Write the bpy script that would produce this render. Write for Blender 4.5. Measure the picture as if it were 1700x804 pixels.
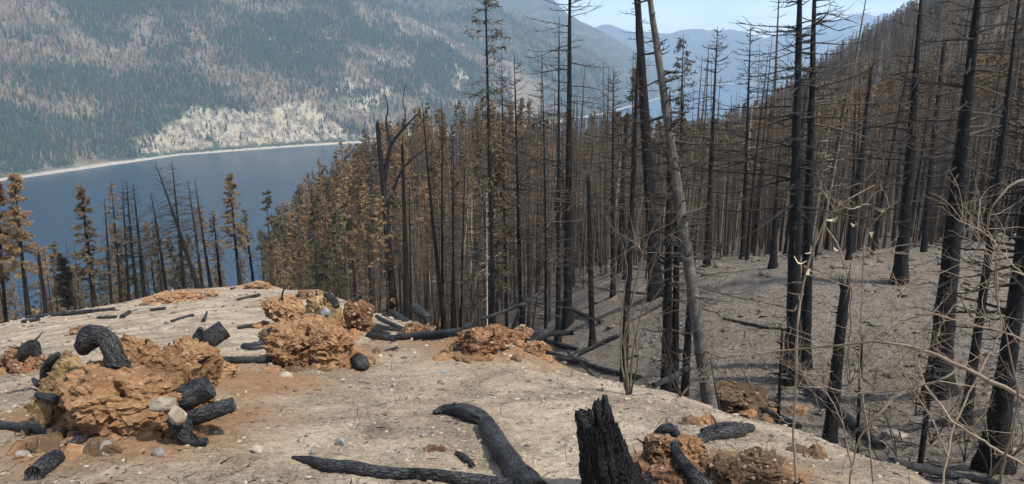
import bpy, math, random
import numpy as np

# ------------------------------------------------------------------ camera, sky, sun, exposure
scene = bpy.context.scene
for o in list(bpy.data.objects):
    bpy.data.objects.remove(o)
PITCH = math.radians(13.5)
FPX = 1237.0                      # focal length in photo pixels (1700 wide)
cam_d = bpy.data.cameras.new('camera')
cam = bpy.data.objects.new('camera', cam_d)
scene.collection.objects.link(cam)
cam_d.sensor_width = 36.0
cam_d.lens = 36.0 * FPX / 1700.0
cam_d.clip_start = 0.05
cam_d.clip_end = 40000.0
cam.location = (0, 0, 0)
cam.rotation_euler = (math.pi / 2 - PITCH, 0, 0)
scene.camera = cam

SUN_EL, SUN_AZ = math.radians(54), math.radians(122)   # azimuth clockwise from the view direction (+Y)
world = bpy.data.worlds.new('World')
scene.world = world
world.use_nodes = True
nt = world.node_tree
bgn = nt.nodes['Background']
sky = nt.nodes.new('ShaderNodeTexSky')
sky.sky_type = 'NISHITA'
sky.sun_disc = False
sky.sun_elevation = SUN_EL
sky.sun_rotation = SUN_AZ
sky.air_density = 1.0
sky.dust_density = 1.0
sky.ozone_density = 1.5
tc = nt.nodes.new('ShaderNodeTexCoord')
mp = nt.nodes.new('ShaderNodeMapping')
mp.inputs['Scale'].default_value = (2.2, 2.2, 9.0)
cn = nt.nodes.new('ShaderNodeTexNoise')
cn.inputs['Scale'].default_value = 1.6
cn.inputs['Detail'].default_value = 7
cn.inputs['Roughness'].default_value = 0.55
cr = nt.nodes.new('ShaderNodeMapRange')
cr.inputs['From Min'].default_value = 0.42
cr.inputs['From Max'].default_value = 0.68
cr.inputs['To Max'].default_value = 0.75
cm = nt.nodes.new('ShaderNodeMix')
cm.data_type = 'RGBA'
cm.inputs['B'].default_value = (7.6, 8.0, 8.5, 1)
nt.links.new(tc.outputs['Generated'], mp.inputs['Vector'])
nt.links.new(mp.outputs['Vector'], cn.inputs['Vector'])
nt.links.new(cn.outputs['Fac'], cr.inputs['Value'])
nt.links.new(cr.outputs['Result'], cm.inputs['Factor'])
nt.links.new(sky.outputs['Color'], cm.inputs['A'])
nt.links.new(cm.outputs['Result'], bgn.inputs['Color'])
bgn.inputs['Strength'].default_value = 0.125

sun_d = bpy.data.lights.new('sun', 'SUN')
sun_d.energy = 4.3
sun_d.angle = math.radians(3.0)
sun_d.color = (1.0, 0.93, 0.82)
sun = bpy.data.objects.new('sun', sun_d)
scene.collection.objects.link(sun)
sdir = (math.sin(SUN_AZ) * math.cos(SUN_EL), math.cos(SUN_AZ) * math.cos(SUN_EL), math.sin(SUN_EL))
from mathutils import Vector, Matrix
sun.rotation_euler = Vector(sdir).to_track_quat('Z', 'Y').to_euler()
scene.view_settings.view_transform = 'Standard'
scene.view_settings.look = 'None'
scene.view_settings.exposure = 0.70
scene.view_settings.gamma = 1.0
scene.cycles.max_bounces = 5
scene.cycles.diffuse_bounces = 3
scene.cycles.glossy_bounces = 2
scene.cycles.volume_bounces = 1
scene.cycles.transparent_max_bounces = 4

rng = np.random.default_rng(11)
random.seed(5)
COL = scene.collection

# ------------------------------------------------------------------ numpy noise and mesh helpers
def _hash(ix, iy, iz, k):
    h = (ix.astype(np.int64) * 374761393 + iy.astype(np.int64) * 668265263 + iz.astype(np.int64) * 2147483647 + k * 1274126177) & 0xffffffff
    h = ((h ^ (h >> 13)) * 1274126177) & 0xffffffff
    h = ((h ^ (h >> 16)) * 2246822519) & 0xffffffff
    return ((h ^ (h >> 15)) & 0xffff) / 32767.5 - 1.0

def perlin(P, seed=0):
    """gradient noise, P (...,3) -> about -1..1"""
    F = np.floor(P)
    f = P - F
    u = f * f * f * (f * (f * 6 - 15) + 10)
    res = 0
    for dx in (0, 1):
        wx = u[..., 0] if dx else 1 - u[..., 0]
        for dy in (0, 1):
            wy = u[..., 1] if dy else 1 - u[..., 1]
            for dz in (0, 1):
                wz = u[..., 2] if dz else 1 - u[..., 2]
                ix, iy, iz = F[..., 0] + dx, F[..., 1] + dy, F[..., 2] + dz
                g = (_hash(ix, iy, iz, seed * 3 + 1) * (f[..., 0] - dx) + _hash(ix, iy, iz, seed * 3 + 2) * (f[..., 1] - dy)
                     + _hash(ix, iy, iz, seed * 3 + 3) * (f[..., 2] - dz))
                res = res + wx * wy * wz * g
    return res * 1.15

def fbm(P, octaves=4, seed=0, gain=0.5, ridged=False):
    a, s, tot = 1.0, 0.0, 0.0
    P = np.asarray(P, float)
    for i in range(octaves):
        n = perlin(P * 2.0 ** i + 17.3 * i, seed + i)
        if ridged:
            n = 1 - 2 * np.abs(n)
        s = s + a * n
        tot += a
        a *= gain
    return s / tot

def xyz(x, y, z=0.0):
    x = np.asarray(x, float)
    return np.stack([x, np.asarray(y, float) + 0 * x, np.zeros_like(x) + z], -1)

def sstep(a, b, x):
    t = np.clip((x - a) / (b - a), 0, 1)
    return t * t * (3 - 2 * t)

def mesh_np(name, V, quads=None, tris=None, smooth=True, mats=(), attrs=None, midx=None):
    V = np.asarray(V, np.float32).reshape(-1, 3)
    parts, starts, tot = [], [], 0
    for f, n in ((quads, 4), (tris, 3)):
        if f is not None and len(f):
            f = np.asarray(f, np.int32).reshape(-1, n)
            parts.append(f.ravel())
            starts.append(tot + np.arange(len(f), dtype=np.int32) * n)
            tot += f.size
    loops = np.concatenate(parts)
    starts = np.concatenate(starts)
    me = bpy.data.meshes.new(name)
    me.vertices.add(len(V))
    me.vertices.foreach_set('co', V.ravel())
    me.loops.add(len(loops))
    me.loops.foreach_set('vertex_index', loops)
    me.polygons.add(len(starts))
    me.polygons.foreach_set('loop_start', starts)
    if midx is not None:
        me.polygons.foreach_set('material_index', np.asarray(midx, np.int32))
    me.update(calc_edges=True)
    me.polygons.foreach_set('use_smooth', np.full(len(starts), bool(smooth)))
    for m in mats:
        me.materials.append(m)
    for k, v in (attrs or {}).items():
        v = np.asarray(v, np.float32)
        if v.ndim == 2:
            at = me.attributes.new(k, 'FLOAT_VECTOR', 'POINT')
            at.data.foreach_set('vector', v.ravel())
        else:
            at = me.attributes.new(k, 'FLOAT', 'POINT')
            at.data.foreach_set('value', v)
    return me

def put(name, me, parent=None, loc=(0, 0, 0), label=None, cat=None, group=None, kind=None):
    o = bpy.data.objects.new(name, me)
    COL.objects.link(o)
    o.location = loc
    if parent is not None:
        o.parent = parent
    if label: o['label'] = label
    if cat: o['category'] = cat
    if group: o['group'] = group
    if kind: o['kind'] = kind
    return o

class Acc:
    """collects vertices and faces of several vectorised shapes"""
    def __init__(s):
        s.v, s.q, s.t, s.n, s.tco, s.mq, s.mt = [], [], [], 0, [], [], []
    def add(s, V, quads=None, tris=None, tco=None, mat=0):
        V = np.asarray(V, float).reshape(-1, 3)
        s.v.append(V)
        s.tco.append(np.zeros_like(V) if tco is None else np.asarray(tco).reshape(-1, 3))
        if quads is not None and len(quads):
            q = np.asarray(quads).reshape(-1, 4); s.q.append(q + s.n); s.mq.append(np.full(len(q), mat))
        if tris is not None and len(tris):
            t = np.asarray(tris).reshape(-1, 3); s.t.append(t + s.n); s.mt.append(np.full(len(t), mat))
        s.n += len(V)
    def mesh(s, name, mats, smooth=True, attrs=None):
        q = np.concatenate(s.q) if s.q else None
        t = np.concatenate(s.t) if s.t else None
        mi = np.concatenate(([np.concatenate(s.mq)] if s.q else []) + ([np.concatenate(s.mt)] if s.t else []))
        A = {'tco': np.concatenate(s.tco)}
        A.update(attrs or {})
        return mesh_np(name, np.concatenate(s.v), q, t, smooth, mats, A, mi)

def tubes(acc, P, R, S=4, cap=False, mat=0, wob=None):
    """P (N,K,3) centre lines, R (N,K) radii"""
    P = np.asarray(P, float); R = np.asarray(R, float)
    N, K, _ = P.shape
    T = np.gradient(P, axis=1)
    T /= np.linalg.norm(T, axis=2, keepdims=True) + 1e-9
    mean = P[:, -1] - P[:, 0]
    mean = mean / (np.linalg.norm(mean, axis=1, keepdims=True) + 1e-9)
    ref = np.where(np.abs(mean[:, 2:3]) > 0.8, np.array([[1.0, 0, 0]]), np.array([[0, 0, 1.0]]))[:, None, :]
    U = np.cross(T, np.broadcast_to(ref, T.shape)); U /= np.linalg.norm(U, axis=2, keepdims=True) + 1e-9
    W = np.cross(T, U)
    th = np.arange(S) * 2 * math.pi / S
    RR = R[:, :, None] * (1.0 if wob is None else wob)
    RR = np.broadcast_to(RR, (N, K, S))
    V = P[:, :, None, :] + RR[..., None] * (np.cos(th)[None, None, :, None] * U[:, :, None, :] + np.sin(th)[None, None, :, None] * W[:, :, None, :])
    seg = np.linalg.norm(np.diff(P, axis=1), axis=2)
    L = np.concatenate([np.zeros((N, 1)), np.cumsum(seg, 1)], 1)
    rm = R.mean(axis=1)[:, None, None]
    tco = np.stack([np.broadcast_to(rm * np.cos(th), (N, K, S)), np.broadcast_to(rm * np.sin(th), (N, K, S)), np.broadcast_to(L[:, :, None], (N, K, S))], -1)
    idx = np.arange(N * K * S).reshape(N, K, S)
    a = idx[:, :-1, :]; b = np.roll(a, -1, 2); d = idx[:, 1:, :]; c = np.roll(d, -1, 2)
    quads = np.stack([a, b, c, d], -1).reshape(-1, 4)
    base = acc.n
    acc.add(V, quads, None, tco, mat)
    if cap:
        for k in (0, K - 1):
            ring = V[:, k]                       # N,S,3
            cen = ring.mean(1, keepdims=True)
            ins = cen + (ring - cen) * 0.82 - (T[:, k:k + 1] * R[:, k:k + 1, None] * (0.10 if k else -0.10))
            VV = np.concatenate([ring, ins, cen - (T[:, k:k + 1] * R[:, k:k + 1, None] * (0.16 if k else -0.16))], 1)
            n = 2 * S + 1
            off = np.arange(N)[:, None] * n
            i = np.arange(S); j = (i + 1) % S
            q = np.stack([i, j, j + S, i + S], -1)[None] + off[:, :, None]
            t = np.stack([i + S, j + S, np.full(S, 2 * S)], -1)[None] + off[:, :, None]
            acc.add(VV, q.reshape(-1, 4), t.reshape(-1, 3), VV * 0.6, mat)

# ------------------------------------------------------------------ materials
def mat_new(name):
    m = bpy.data.materials.new(name)
    m.use_nodes = True
    return m, m.node_tree, m.node_tree.nodes['Principled BSDF']

class NB:
    def __init__(s, nt): s.nt = nt
    def n(s, t, **kw):
        x = s.nt.nodes.new(t)
        for k, v in kw.items():
            if k.startswith('_'): setattr(x, k[1:], v)
            else:
                x.inputs[k.replace('__', ' ')].default_value = v
        return x
    def l(s, a, b): s.nt.links.new(a, b)
    def noise(s, vec, scale, detail=4, rough=0.55, dist=0.0):
        x = s.n('ShaderNodeTexNoise', Scale=scale, Detail=detail, Roughness=rough, Distortion=dist)
        if vec is not None: s.l(vec, x.inputs['Vector'])
        return x.outputs['Fac']
    def mr(s, v, a, b, c=0.0, d=1.0):
        x = s.n('ShaderNodeMapRange', From__Min=a, From__Max=b, To__Min=c, To__Max=d)
        s.l(v, x.inputs['Value']); return x.outputs['Result']
    def mix(s, f, a, b, mode='MIX'):
        x = s.n('ShaderNodeMix', _data_type='RGBA', _blend_type=mode)
        if isinstance(f, (int, float)): x.inputs['Factor'].default_value = f
        else: s.l(f, x.inputs['Factor'])
        for v, k in ((a, 'A'), (b, 'B')):
            if isinstance(v, tuple): x.inputs[k].default_value = (*v, 1)
            else: s.l(v, x.inputs[k])
        return x.outputs['Result']
    def math(s, op, a, b=None):
        x = s.n('ShaderNodeMath', _operation=op)
        for i, v in enumerate((a, b)):
            if v is None: continue
            if isinstance(v, (int, float)): x.inputs[i].default_value = v
            else: s.l(v, x.inputs[i])
        return x.outputs[0]
    def attr(s, name):
        return s.n('ShaderNodeAttribute', _attribute_name=name)
    def bump(s, h, strength, dist, normal=None):
        x = s.n('ShaderNodeBump', Strength=strength, Distance=dist)
        s.l(h, x.inputs['Height'])
        if normal is not None: s.l(normal, x.inputs['Normal'])
        return x.outputs['Normal']
    def objco(s): return s.n('ShaderNodeTexCoord').outputs['Object']

def char_mat(name, dark=(0.006, 0.006, 0.0065), light=(0.030, 0.029, 0.029), rough=0.5, brown=0.0):
    m, nt, bs = mat_new(name); b = NB(nt)
    tco = b.attr('tco').outputs['Vector']
    mp = b.n('ShaderNodeMapping'); mp.inputs['Scale'].default_value = (1, 1, 0.24); b.l(tco, mp.inputs['Vector'])
    v = b.n('ShaderNodeTexVoronoi', _feature='DISTANCE_TO_EDGE', Scale=58.0); b.l(mp.outputs[0], v.inputs['Vector'])
    crack = b.mr(v.outputs['Distance'], 0.0, 0.13)
    n1 = b.noise(tco, 5, 6, 0.6); n2 = b.noise(tco, 60, 3)
    c = b.mix(b.mr(n1, 0.35, 0.75), dark, light)
    c = b.mix(b.math('MULTIPLY', b.mr(n2, 0.5, 0.8), 0.3), c, (0.07, 0.068, 0.066))
    if brown: c = b.mix(b.math('MULTIPLY', b.mr(b.noise(tco, 2.3, 3), 0.52, 0.66), brown), c, (0.11, 0.058, 0.03))
    c = b.mix(b.mr(crack, 0.0, 1.0, 0.45, 1.0), (0.004, 0.004, 0.004), c)
    b.l(c, bs.inputs['Base Color'])
    bs.inputs['Roughness'].default_value = rough
    bs.inputs['Specular IOR Level'].default_value = 0.18
    h = b.math('ADD', b.math('MULTIPLY', crack, 0.7), b.math('MULTIPLY', n2, 0.5))
    b.l(b.bump(h, 1.0, 0.018), bs.inputs['Normal'])
    return m

def flat_mat(name, a, c2, scale=8, rough=0.85, use_rand=True, var=0.35):
    m, nt, bs = mat_new(name); b = NB(nt)
    n = b.noise(b.objco(), scale, 4)
    c = b.mix(b.mr(n, 0.3, 0.7), a, c2)
    if use_rand:
        r = b.n('ShaderNodeObjectInfo').outputs['Random']
        hsv = b.n('ShaderNodeHueSaturation'); b.l(c, hsv.inputs['Color']); b.l(b.mr(r, 0, 1, 1 - var, 1 + var), hsv.inputs['Value'])
        c = hsv.outputs['Color']
    b.l(c, bs.inputs['Base Color'])
    bs.inputs['Roughness'].default_value = rough
    bs.inputs['Specular IOR Level'].default_value = 0.25
    return m

M_char = char_mat('charred_wood')
M_charlog = char_mat('charred_log', (0.007, 0.0073, 0.008), (0.090, 0.093, 0.098), 0.5)  # light grey in the colour stands in for the silvery sheen of char
M_bark = char_mat('scorched_bark', (0.008, 0.007, 0.0065), (0.032, 0.028, 0.025), 0.7, 0.55)
M_greybark = char_mat('grey_scorched_bark', (0.085, 0.078, 0.070), (0.23, 0.21, 0.19), 0.8)
M_twig = flat_mat('burnt_twig', (0.020, 0.018, 0.016), (0.050, 0.043, 0.037), 3)
M_twigb = flat_mat('brown_burnt_twig', (0.065, 0.049, 0.037), (0.14, 0.105, 0.078), 3)
M_dull = flat_mat('dull_brown_bark', (0.040, 0.032, 0.026), (0.105, 0.083, 0.064), 1.5)
M_tanb = flat_mat('grey_shrub_bark', (0.075, 0.060, 0.046), (0.16, 0.128, 0.096), 14, 0.75)
M_tan = flat_mat('dead_shrub_bark', (0.12, 0.092, 0.066), (0.24, 0.19, 0.14), 14, 0.7, True, 0.3)
M_birch = flat_mat('pale_birch_bark', (0.24, 0.20, 0.15), (0.42, 0.37, 0.30), 4)
M_leaf = flat_mat('dry_leaf', (0.30, 0.22, 0.14), (0.42, 0.33, 0.23), 20, 0.7)
M_brown = flat_mat('scorched_needles', (0.122, 0.077, 0.038), (0.24, 0.157, 0.080), 1.2, 0.8, True, 0.4)
M_umber = flat_mat('dark_scorched_needles', (0.065, 0.052, 0.034), (0.150, 0.112, 0.068), 1.2, 0.85, True, 0.4)
M_green = flat_mat('green_needles', (0.026, 0.036, 0.019), (0.055, 0.064, 0.032), 1.2, 0.8, True, 0.3)

# ------------------------------------------------------------------ pixels to the place
CP, SP = math.cos(PITCH), math.sin(PITCH)
def t_of(py):                      # z / depth of an image row of the photo
    v = (402.0 - py) / FPX
    return (-SP + v * CP) / (CP + v * SP)
def a_of(px, py):                  # x / depth
    v = (402.0 - py) / FPX
    return ((px - 850.0) / FPX) / (CP + v * SP)
def py_of(t):                      # inverse of t_of
    v = (t * CP + SP) / (CP - t * SP)
    return 402.0 - v * FPX

# ------------------------------------------------------------------ shape of the near land: ground profiles along bearings
PROF = {   # bearing x/y : [(depth, height)]  (camera height 0)
 -1.30: [(3,-2.6),(6,-3.9),(12,-6.6),(18,-9.4),(26,-13.5),(45,-24),(85,-48),(170,-98),(340,-190),(480,-262),(1700,-300)],
 -0.70: [(3,-2.52),(5,-3.08),(8,-3.98),(12,-5.15),(17,-6.7),(24,-8.8),(30,-10.6),(36,-12.6),(45,-16.4),(60,-24),(85,-36),(120,-54),(170,-82),(240,-120),(340,-175),(500,-255),(700,-290),(1700,-320)],
 -0.45: [(3,-2.51),(5,-3.05),(8,-3.88),(12,-4.95),(17,-6.3),(24,-8.1),(33,-10.5),(45,-13.85),(60,-18.1),(66,-20.2),(85,-29),(120,-48),(170,-76),(240,-115),(340,-172),(500,-250),(700,-290),(1700,-320)],
 -0.30: [(3,-2.51),(5,-3.05),(8,-3.86),(12,-4.9),(17,-6.2),(24,-7.9),(33,-10.3),(45,-13.7),(55,-16.5),(62,-19.5),(85,-30),(120,-43),(170,-47),(215,-47),(300,-92),(340,-125),(500,-205),(700,-280),(1700,-320)],
 -0.20: [(3,-2.51),(5,-3.05),(8,-3.84),(12,-4.85),(17,-6.15),(24,-7.85),(33,-10.4),(39,-12.2),(46,-16),(60,-24.5),(85,-32),(120,-35),(170,-35),(215,-34),(300,-72),(500,-195),(700,-280),(1700,-320)],
 -0.12: [(3,-2.51),(5,-3.05),(8,-3.84),(12,-4.85),(17,-6.2),(20,-7.1),(24,-9.2),(30,-13),(36,-16.5),(45,-20.5),(60,-25),(85,-26.5),(120,-27),(170,-27),(215,-26),(300,-58),(500,-175),(700,-275),(1700,-320)],
  0.00: [(3,-2.51),(5,-3.05),(8,-3.84),(12,-4.8),(15,-5.72),(18,-7.8),(22,-10.2),(26,-12.2),(30,-13.3),(36,-14.1),(42,-14.4),(48,-14.8),(56,-16.4),(70,-20),(85,-21.5),(120,-24),(170,-26),(215,-25),(300,-50),(500,-150),(700,-255),(1000,-300),(1700,-320)],
  0.12: [(3,-2.51),(5,-3.06),(7,-3.6),(10,-4.35),(12,-5.5),(15,-7.4),(18,-9.0),(22,-10.1),(25,-10.4),(28,-10.2),(32,-10.0),(36,-10.0),(45,-12.2),(60,-16.1),(85,-20.5),(120,-25),(170,-29),(230,-31),(340,-50),(500,-110),(750,-230),(1000,-290),(1700,-320)],
  0.25: [(3,-2.52),(5,-3.05),(8,-3.78),(9,-4.1),(10.5,-5.1),(12,-6.2),(15,-7.7),(18,-8.5),(21,-8.5),(24,-8.2),(28,-8.0),(32,-8.6),(45,-11.7),(60,-15),(85,-19.8),(120,-26),(170,-33),(240,-40),(340,-48),(500,-58),(750,-130),(1000,-230),(1300,-290),(1700,-320)],
  0.40: [(3,-2.53),(4.5,-2.9),(6.2,-3.32),(7.2,-3.65),(9,-5.0),(12,-6.9),(15,-7.8),(17,-8.0),(20,-7.6),(23,-7.2),(26,-6.95),(33,-8.6),(45,-11.4),(60,-14.6),(85,-18),(120,-22.5),(170,-27),(240,-31),(340,-32),(500,-26),(700,-12),(850,-6),(1100,-60),(1700,-260)],
  0.60: [(3,-2.5),(4.6,-2.85),(5.4,-3.1),(7,-4.3),(8.5,-5.4),(11,-6.5),(14,-7.1),(17,-7.2),(20,-6.9),(24,-6.6),(30,-7.6),(45,-10.6),(60,-12.5),(85,-14),(120,-16),(170,-16),(240,-12),(340,3),(500,30),(750,75),(1000,100),(1700,120)],
  0.85: [(3,-2.75),(4.2,-3.7),(6,-4.9),(9,-6.0),(12,-6.3),(17,-6.2),(24,-6.2),(45,-8),(85,-8),(170,0),(240,14),(340,40),(500,85),(750,150),(1000,200),(1700,300)],
  1.30: [(3,-3.2),(5,-4.6),(8,-5.4),(12,-5.2),(24,-4.5),(45,-3),(85,4),(170,24),(340,90),(750,260),(1000,330),(1700,450)],
}
A_K = np.array(sorted(PROF))
LY = np.linspace(math.log(3), math.log(1700), 520)
prof = np.array([np.interp(np.exp(LY), [p[0] for p in PROF[a]], [p[1] for p in PROF[a]]) for a in A_K])
A_G = np.linspace(-1.3, 1.3, 261)
TAB = np.array([np.interp(A_G, A_K, prof[:, i]) for i in range(len(LY))])      # rows depth, cols bearing
def blur(T, s, axis):
    k = np.exp(-0.5 * (np.arange(-3 * s, 3 * s + 1) / s) ** 2); k /= k.sum()
    pad = [(0, 0), (0, 0)]; pad[axis] = (3 * s, 3 * s)
    P_ = np.pad(T, pad, mode='reflect', reflect_type='odd')
    return np.apply_along_axis(lambda v: np.convolve(v, k, 'valid'), axis, P_)
TAB = blur(blur(TAB, 4, 0), 5, 1)

def H0(X, Y):
    X = np.asarray(X, float); Y = np.asarray(Y, float)
    Yc = np.maximum(Y, 3.0)
    a = np.clip(X / Yc, -1.3, 1.3)
    fi = np.clip((np.log(np.minimum(Yc, 1690.0)) - LY[0]) / (LY[1] - LY[0]), 0, len(LY) - 1.001)
    fj = np.clip((a + 1.3) / 0.01, 0, len(A_G) - 1.001)
    i = fi.astype(int); j = fj.astype(int); u = fi - i; w = fj - j
    z = TAB[i, j] * (1 - u) * (1 - w) + TAB[i + 1, j] * u * (1 - w) + TAB[i, j + 1] * (1 - u) * w + TAB[i + 1, j + 1] * u * w
    return z + np.where(Y < 3, 0.27 * (3 - Y), 0)

EDGE_A = [-1.3, -0.7, -0.45, -0.3, -0.2, -0.12, 0, 0.06, 0.12, 0.25, 0.4, 0.6, 0.9, 1.3]
EDGE_Y = [20, 36, 62, 57, 39.5, 20.5, 15.5, 12.8, 10.8, 9.0, 7.2, 5.5, 4.0, 2.8]
def edgeY(a): return np.interp(a, EDGE_A, EDGE_Y)
def sand_mask(X, Y):
    a = X / np.maximum(Y, 3.0)
    n = fbm(xyz(X * 0.5, Y * 0.5, 3.0), 3, 40)
    r = np.maximum(Y, 0.1) / edgeY(a) + 0.16 * n
    return 1 - sstep(0.90, 1.25, r)

# heaps of loose orange earth on the clearing: (px, py, radius m, height m)
HEAPS = [(250, 720, 1.5, 0.10), (420, 650, 1.1, 0.16), (90, 690, 1.0, 0.10), (520, 600, 1.5, 0.22), (300, 640, 1.3, 0.2),
         (820, 590, 1.7, 0.28), (700, 575, 1.3, 0.15), (900, 590, 1.0, 0.2), (300, 492, 2.6, 0.35), (430, 478, 2.0, 0.3),
         (1110, 780, 0.55, 0.10), (1240, 790, 0.6, 0.12), (1225, 675, 0.8, 0.12), (580, 480, 1.2, 0.5), (40, 610, 0.9, 0.1), (490, 500, 1.6, 0.25), (520, 606, 0.8, 0.14), (597, 552, 0.7, 0.14), (805, 592, 0.9, 0.2), (575, 605, 0.5, 0.08), (210, 738, 0.8, 0.08), (305, 640, 0.7, 0.12)]

def Hn(X, Y):
    """near land with its small relief"""
    X = np.asarray(X, float); Y = np.asarray(Y, float)
    z = H0(X, Y)
    d = np.hypot(X, Y)
    s = np.clip(d / 40, 0.35, 6)
    z = z + 0.10 * np.clip(s, 0, 3) * fbm(xyz(X * 0.22, Y * 0.22, 1.0), 3, 3)
    near = np.clip(1.6 - d / 45, 0, 1)
    if np.any(near > 0):
        z = z + near * (0.085 * fbm(xyz(X * 1.3, Y * 1.3, 2.0), 4, 7) + 0.034 * fbm(xyz(X * 5.5, Y * 5.5, 4.0), 3, 9, 0.6, True))
    for hx, hy, hr, hh in HEAPW:
        q = ((X - hx) ** 2 + (Y - hy) ** 2) / hr ** 2
        z = z + hh * np.exp(-q * 1.6)
    far = np.clip((d - 60) / 100, 0, 1)
    if np.any(far > 0):
        z = z + far * (5.0 * fbm(xyz(X * 0.012, Y * 0.012, 5.0), 3, 13) + 1.5 * fbm(xyz(X * 0.05, Y * 0.05, 8.0), 2, 15))
    return z
HEAPW = []
YS = np.exp(np.linspace(math.log(2.2), math.log(1200), 1900))
def hit(px, py, f=None):
    """first point of the land seen through a photo pixel"""
    f = f or Hn
    a, t = a_of(px, py), t_of(py)
    zz = f(a * YS, YS)
    k = np.argmax(zz > t * YS)
    Y = YS[k]
    return np.array([a * Y, Y, zz[k]])
HEAPW = [(*hit(px, py)[:2], r, h) for px, py, r, h in HEAPS]
def gnd(x, y): return float(Hn(np.array([x]), np.array([y]))[0])

# ------------------------------------------------------------------ the land mesh
Ya = np.array([-40, -28, -18, -11, -6, -3, -1, 0.4, 1.4, 2.0, 2.4])
Yb = np.exp(np.arange(math.log(2.6), math.log(60), 0.0078))
Yc_ = np.exp(np.linspace(math.log(60), math.log(1650), 125))[1:]
YR = np.concatenate([Ya, Yb, Yc_])
AA = np.concatenate([np.linspace(-1.3, -0.80, 26)[:-1], np.linspace(-0.80, 0.80, 470), np.linspace(0.80, 1.3, 26)[1:]])
GX = AA[None, :] * np.maximum(YR, 3.0)[:, None] * np.where(YR < 3, 1 + (3 - YR) * 0.12, 1)[:, None]
GY = np.broadcast_to(YR[:, None], GX.shape)
GZ = Hn(GX.ravel(), GY.ravel()).reshape(GX.shape)
R_, C_ = GX.shape
idx = np.arange(R_ * C_).reshape(R_, C_)
gq = np.stack([idx[:-1, :-1], idx[:-1, 1:], idx[1:, 1:], idx[1:, :-1]], -1).reshape(-1, 4)
sand = sand_mask(GX.ravel(), GY.ravel())
dirt = np.zeros(R_ * C_)
for hx, hy, hr, hh in HEAPW:
    q = ((GX.ravel() - hx) ** 2 + (GY.ravel() - hy) ** 2) / (hr * 1.3) ** 2
    dirt = np.maximum(dirt, np.exp(-q * 1.3))

mg, nt, bs = mat_new('burnt_ground'); b = NB(nt)
oc = b.objco()
n_big = b.noise(oc, 0.35, 5, 0.6); n_mid = b.noise(oc, 1.7, 6, 0.62); n_fine = b.noise(oc, 11, 6, 0.7); n_grit = b.noise(oc, 55, 3, 0.7)
sandc = b.mix(b.mr(n_mid, 0.32, 0.7), (0.48, 0.385, 0.28), (0.61, 0.51, 0.39))
sandc = b.mix(b.mr(n_big, 0.40, 0.68), sandc, (0.42, 0.33, 0.235))
sandc = b.mix(b.math('MULTIPLY', b.mr(b.noise(oc, 0.9, 5, 0.7, 1.0), 0.50, 0.66), 0.6), sandc, (0.27, 0.205, 0.15))
sandc = b.mix(b.math('MULTIPLY', b.mr(n_fine, 0.47, 0.66), 0.7), sandc, (0.20, 0.155, 0.115))
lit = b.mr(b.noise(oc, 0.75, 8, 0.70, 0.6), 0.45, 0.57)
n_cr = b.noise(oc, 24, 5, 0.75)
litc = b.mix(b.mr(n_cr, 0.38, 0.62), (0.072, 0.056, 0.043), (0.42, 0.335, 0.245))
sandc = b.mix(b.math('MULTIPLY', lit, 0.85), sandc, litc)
coal = b.math('MULTIPLY', b.mr(b.noise(oc, 0.55, 9, 0.74, 0.8), 0.585, 0.66), b.mr(n_cr, 0.35, 0.55, 0.25, 1.0))
sandc = b.mix(b.math('MULTIPLY', coal, 0.8), sandc, (0.055, 0.047, 0.040))
speck = b.math('MULTIPLY', b.mr(n_grit, 0.57, 0.68), b.mr(n_mid, 0.40, 0.58, 0.15, 1.0))
ash_shadec = b.mix(b.mr(n_mid, 0.3, 0.7), (0.155, 0.130, 0.106), (0.275, 0.238, 0.196))  # grey burnt ash, its dark tone also painting in the valley's shade
ash_shadec = b.mix(b.math('MULTIPLY', b.mr(n_fine, 0.45, 0.62), 0.85), ash_shadec, (0.055, 0.048, 0.042))
ash_shadec = b.mix(b.attr('duff_shade').outputs['Fac'], ash_shadec, b.mix(b.mr(n_mid, 0.3, 0.7), (0.080, 0.064, 0.050), (0.155, 0.124, 0.095)))  # burnt duff; the darkening also paints the shade under the forest
dirtc = b.mix(b.mr(n_mid, 0.3, 0.7), (0.26, 0.150, 0.080), (0.39, 0.25, 0.145))
dirtc = b.mix(b.math('MULTIPLY', b.mr(n_fine, 0.45, 0.65), 0.6), dirtc, (0.20, 0.105, 0.055))
sm = b.math('ADD', b.attr('sand').outputs['Fac'], b.math('MULTIPLY', b.math('SUBTRACT', n_mid, 0.5), 0.5))
col = b.mix(b.mr(sm, 0.35, 0.65), ash_shadec, sandc)
dm = b.math('ADD', b.attr('dirt').outputs['Fac'], b.math('MULTIPLY', b.math('SUBTRACT', n_mid, 0.5), 1.3))
col = b.mix(b.mr(dm, 0.35, 0.8), col, dirtc)
col = b.mix(b.math('MULTIPLY', speck, 0.8), col, (0.045, 0.040, 0.036))
b.l(col, bs.inputs['Base Color'])
bs.inputs['Roughness'].default_value = 0.95
bs.inputs['Specular IOR Level'].default_value = 0.15
hh = b.math('ADD', b.math('ADD', b.math('MULTIPLY', n_fine, 1.0), b.math('MULTIPLY', n_cr, 0.6)), b.math('MULTIPLY', n_grit, 0.22))
b.l(b.bump(hh, 1.0, 0.075), bs.inputs['Normal'])
put('ground', mesh_np('ground', np.stack([GX, GY, GZ], -1), gq, None, True, [mg], {'sand': sand, 'dirt': dirt, 'duff_shade': sstep(30, 50, GY.ravel()) * (1 - sand)}), kind='structure')

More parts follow.
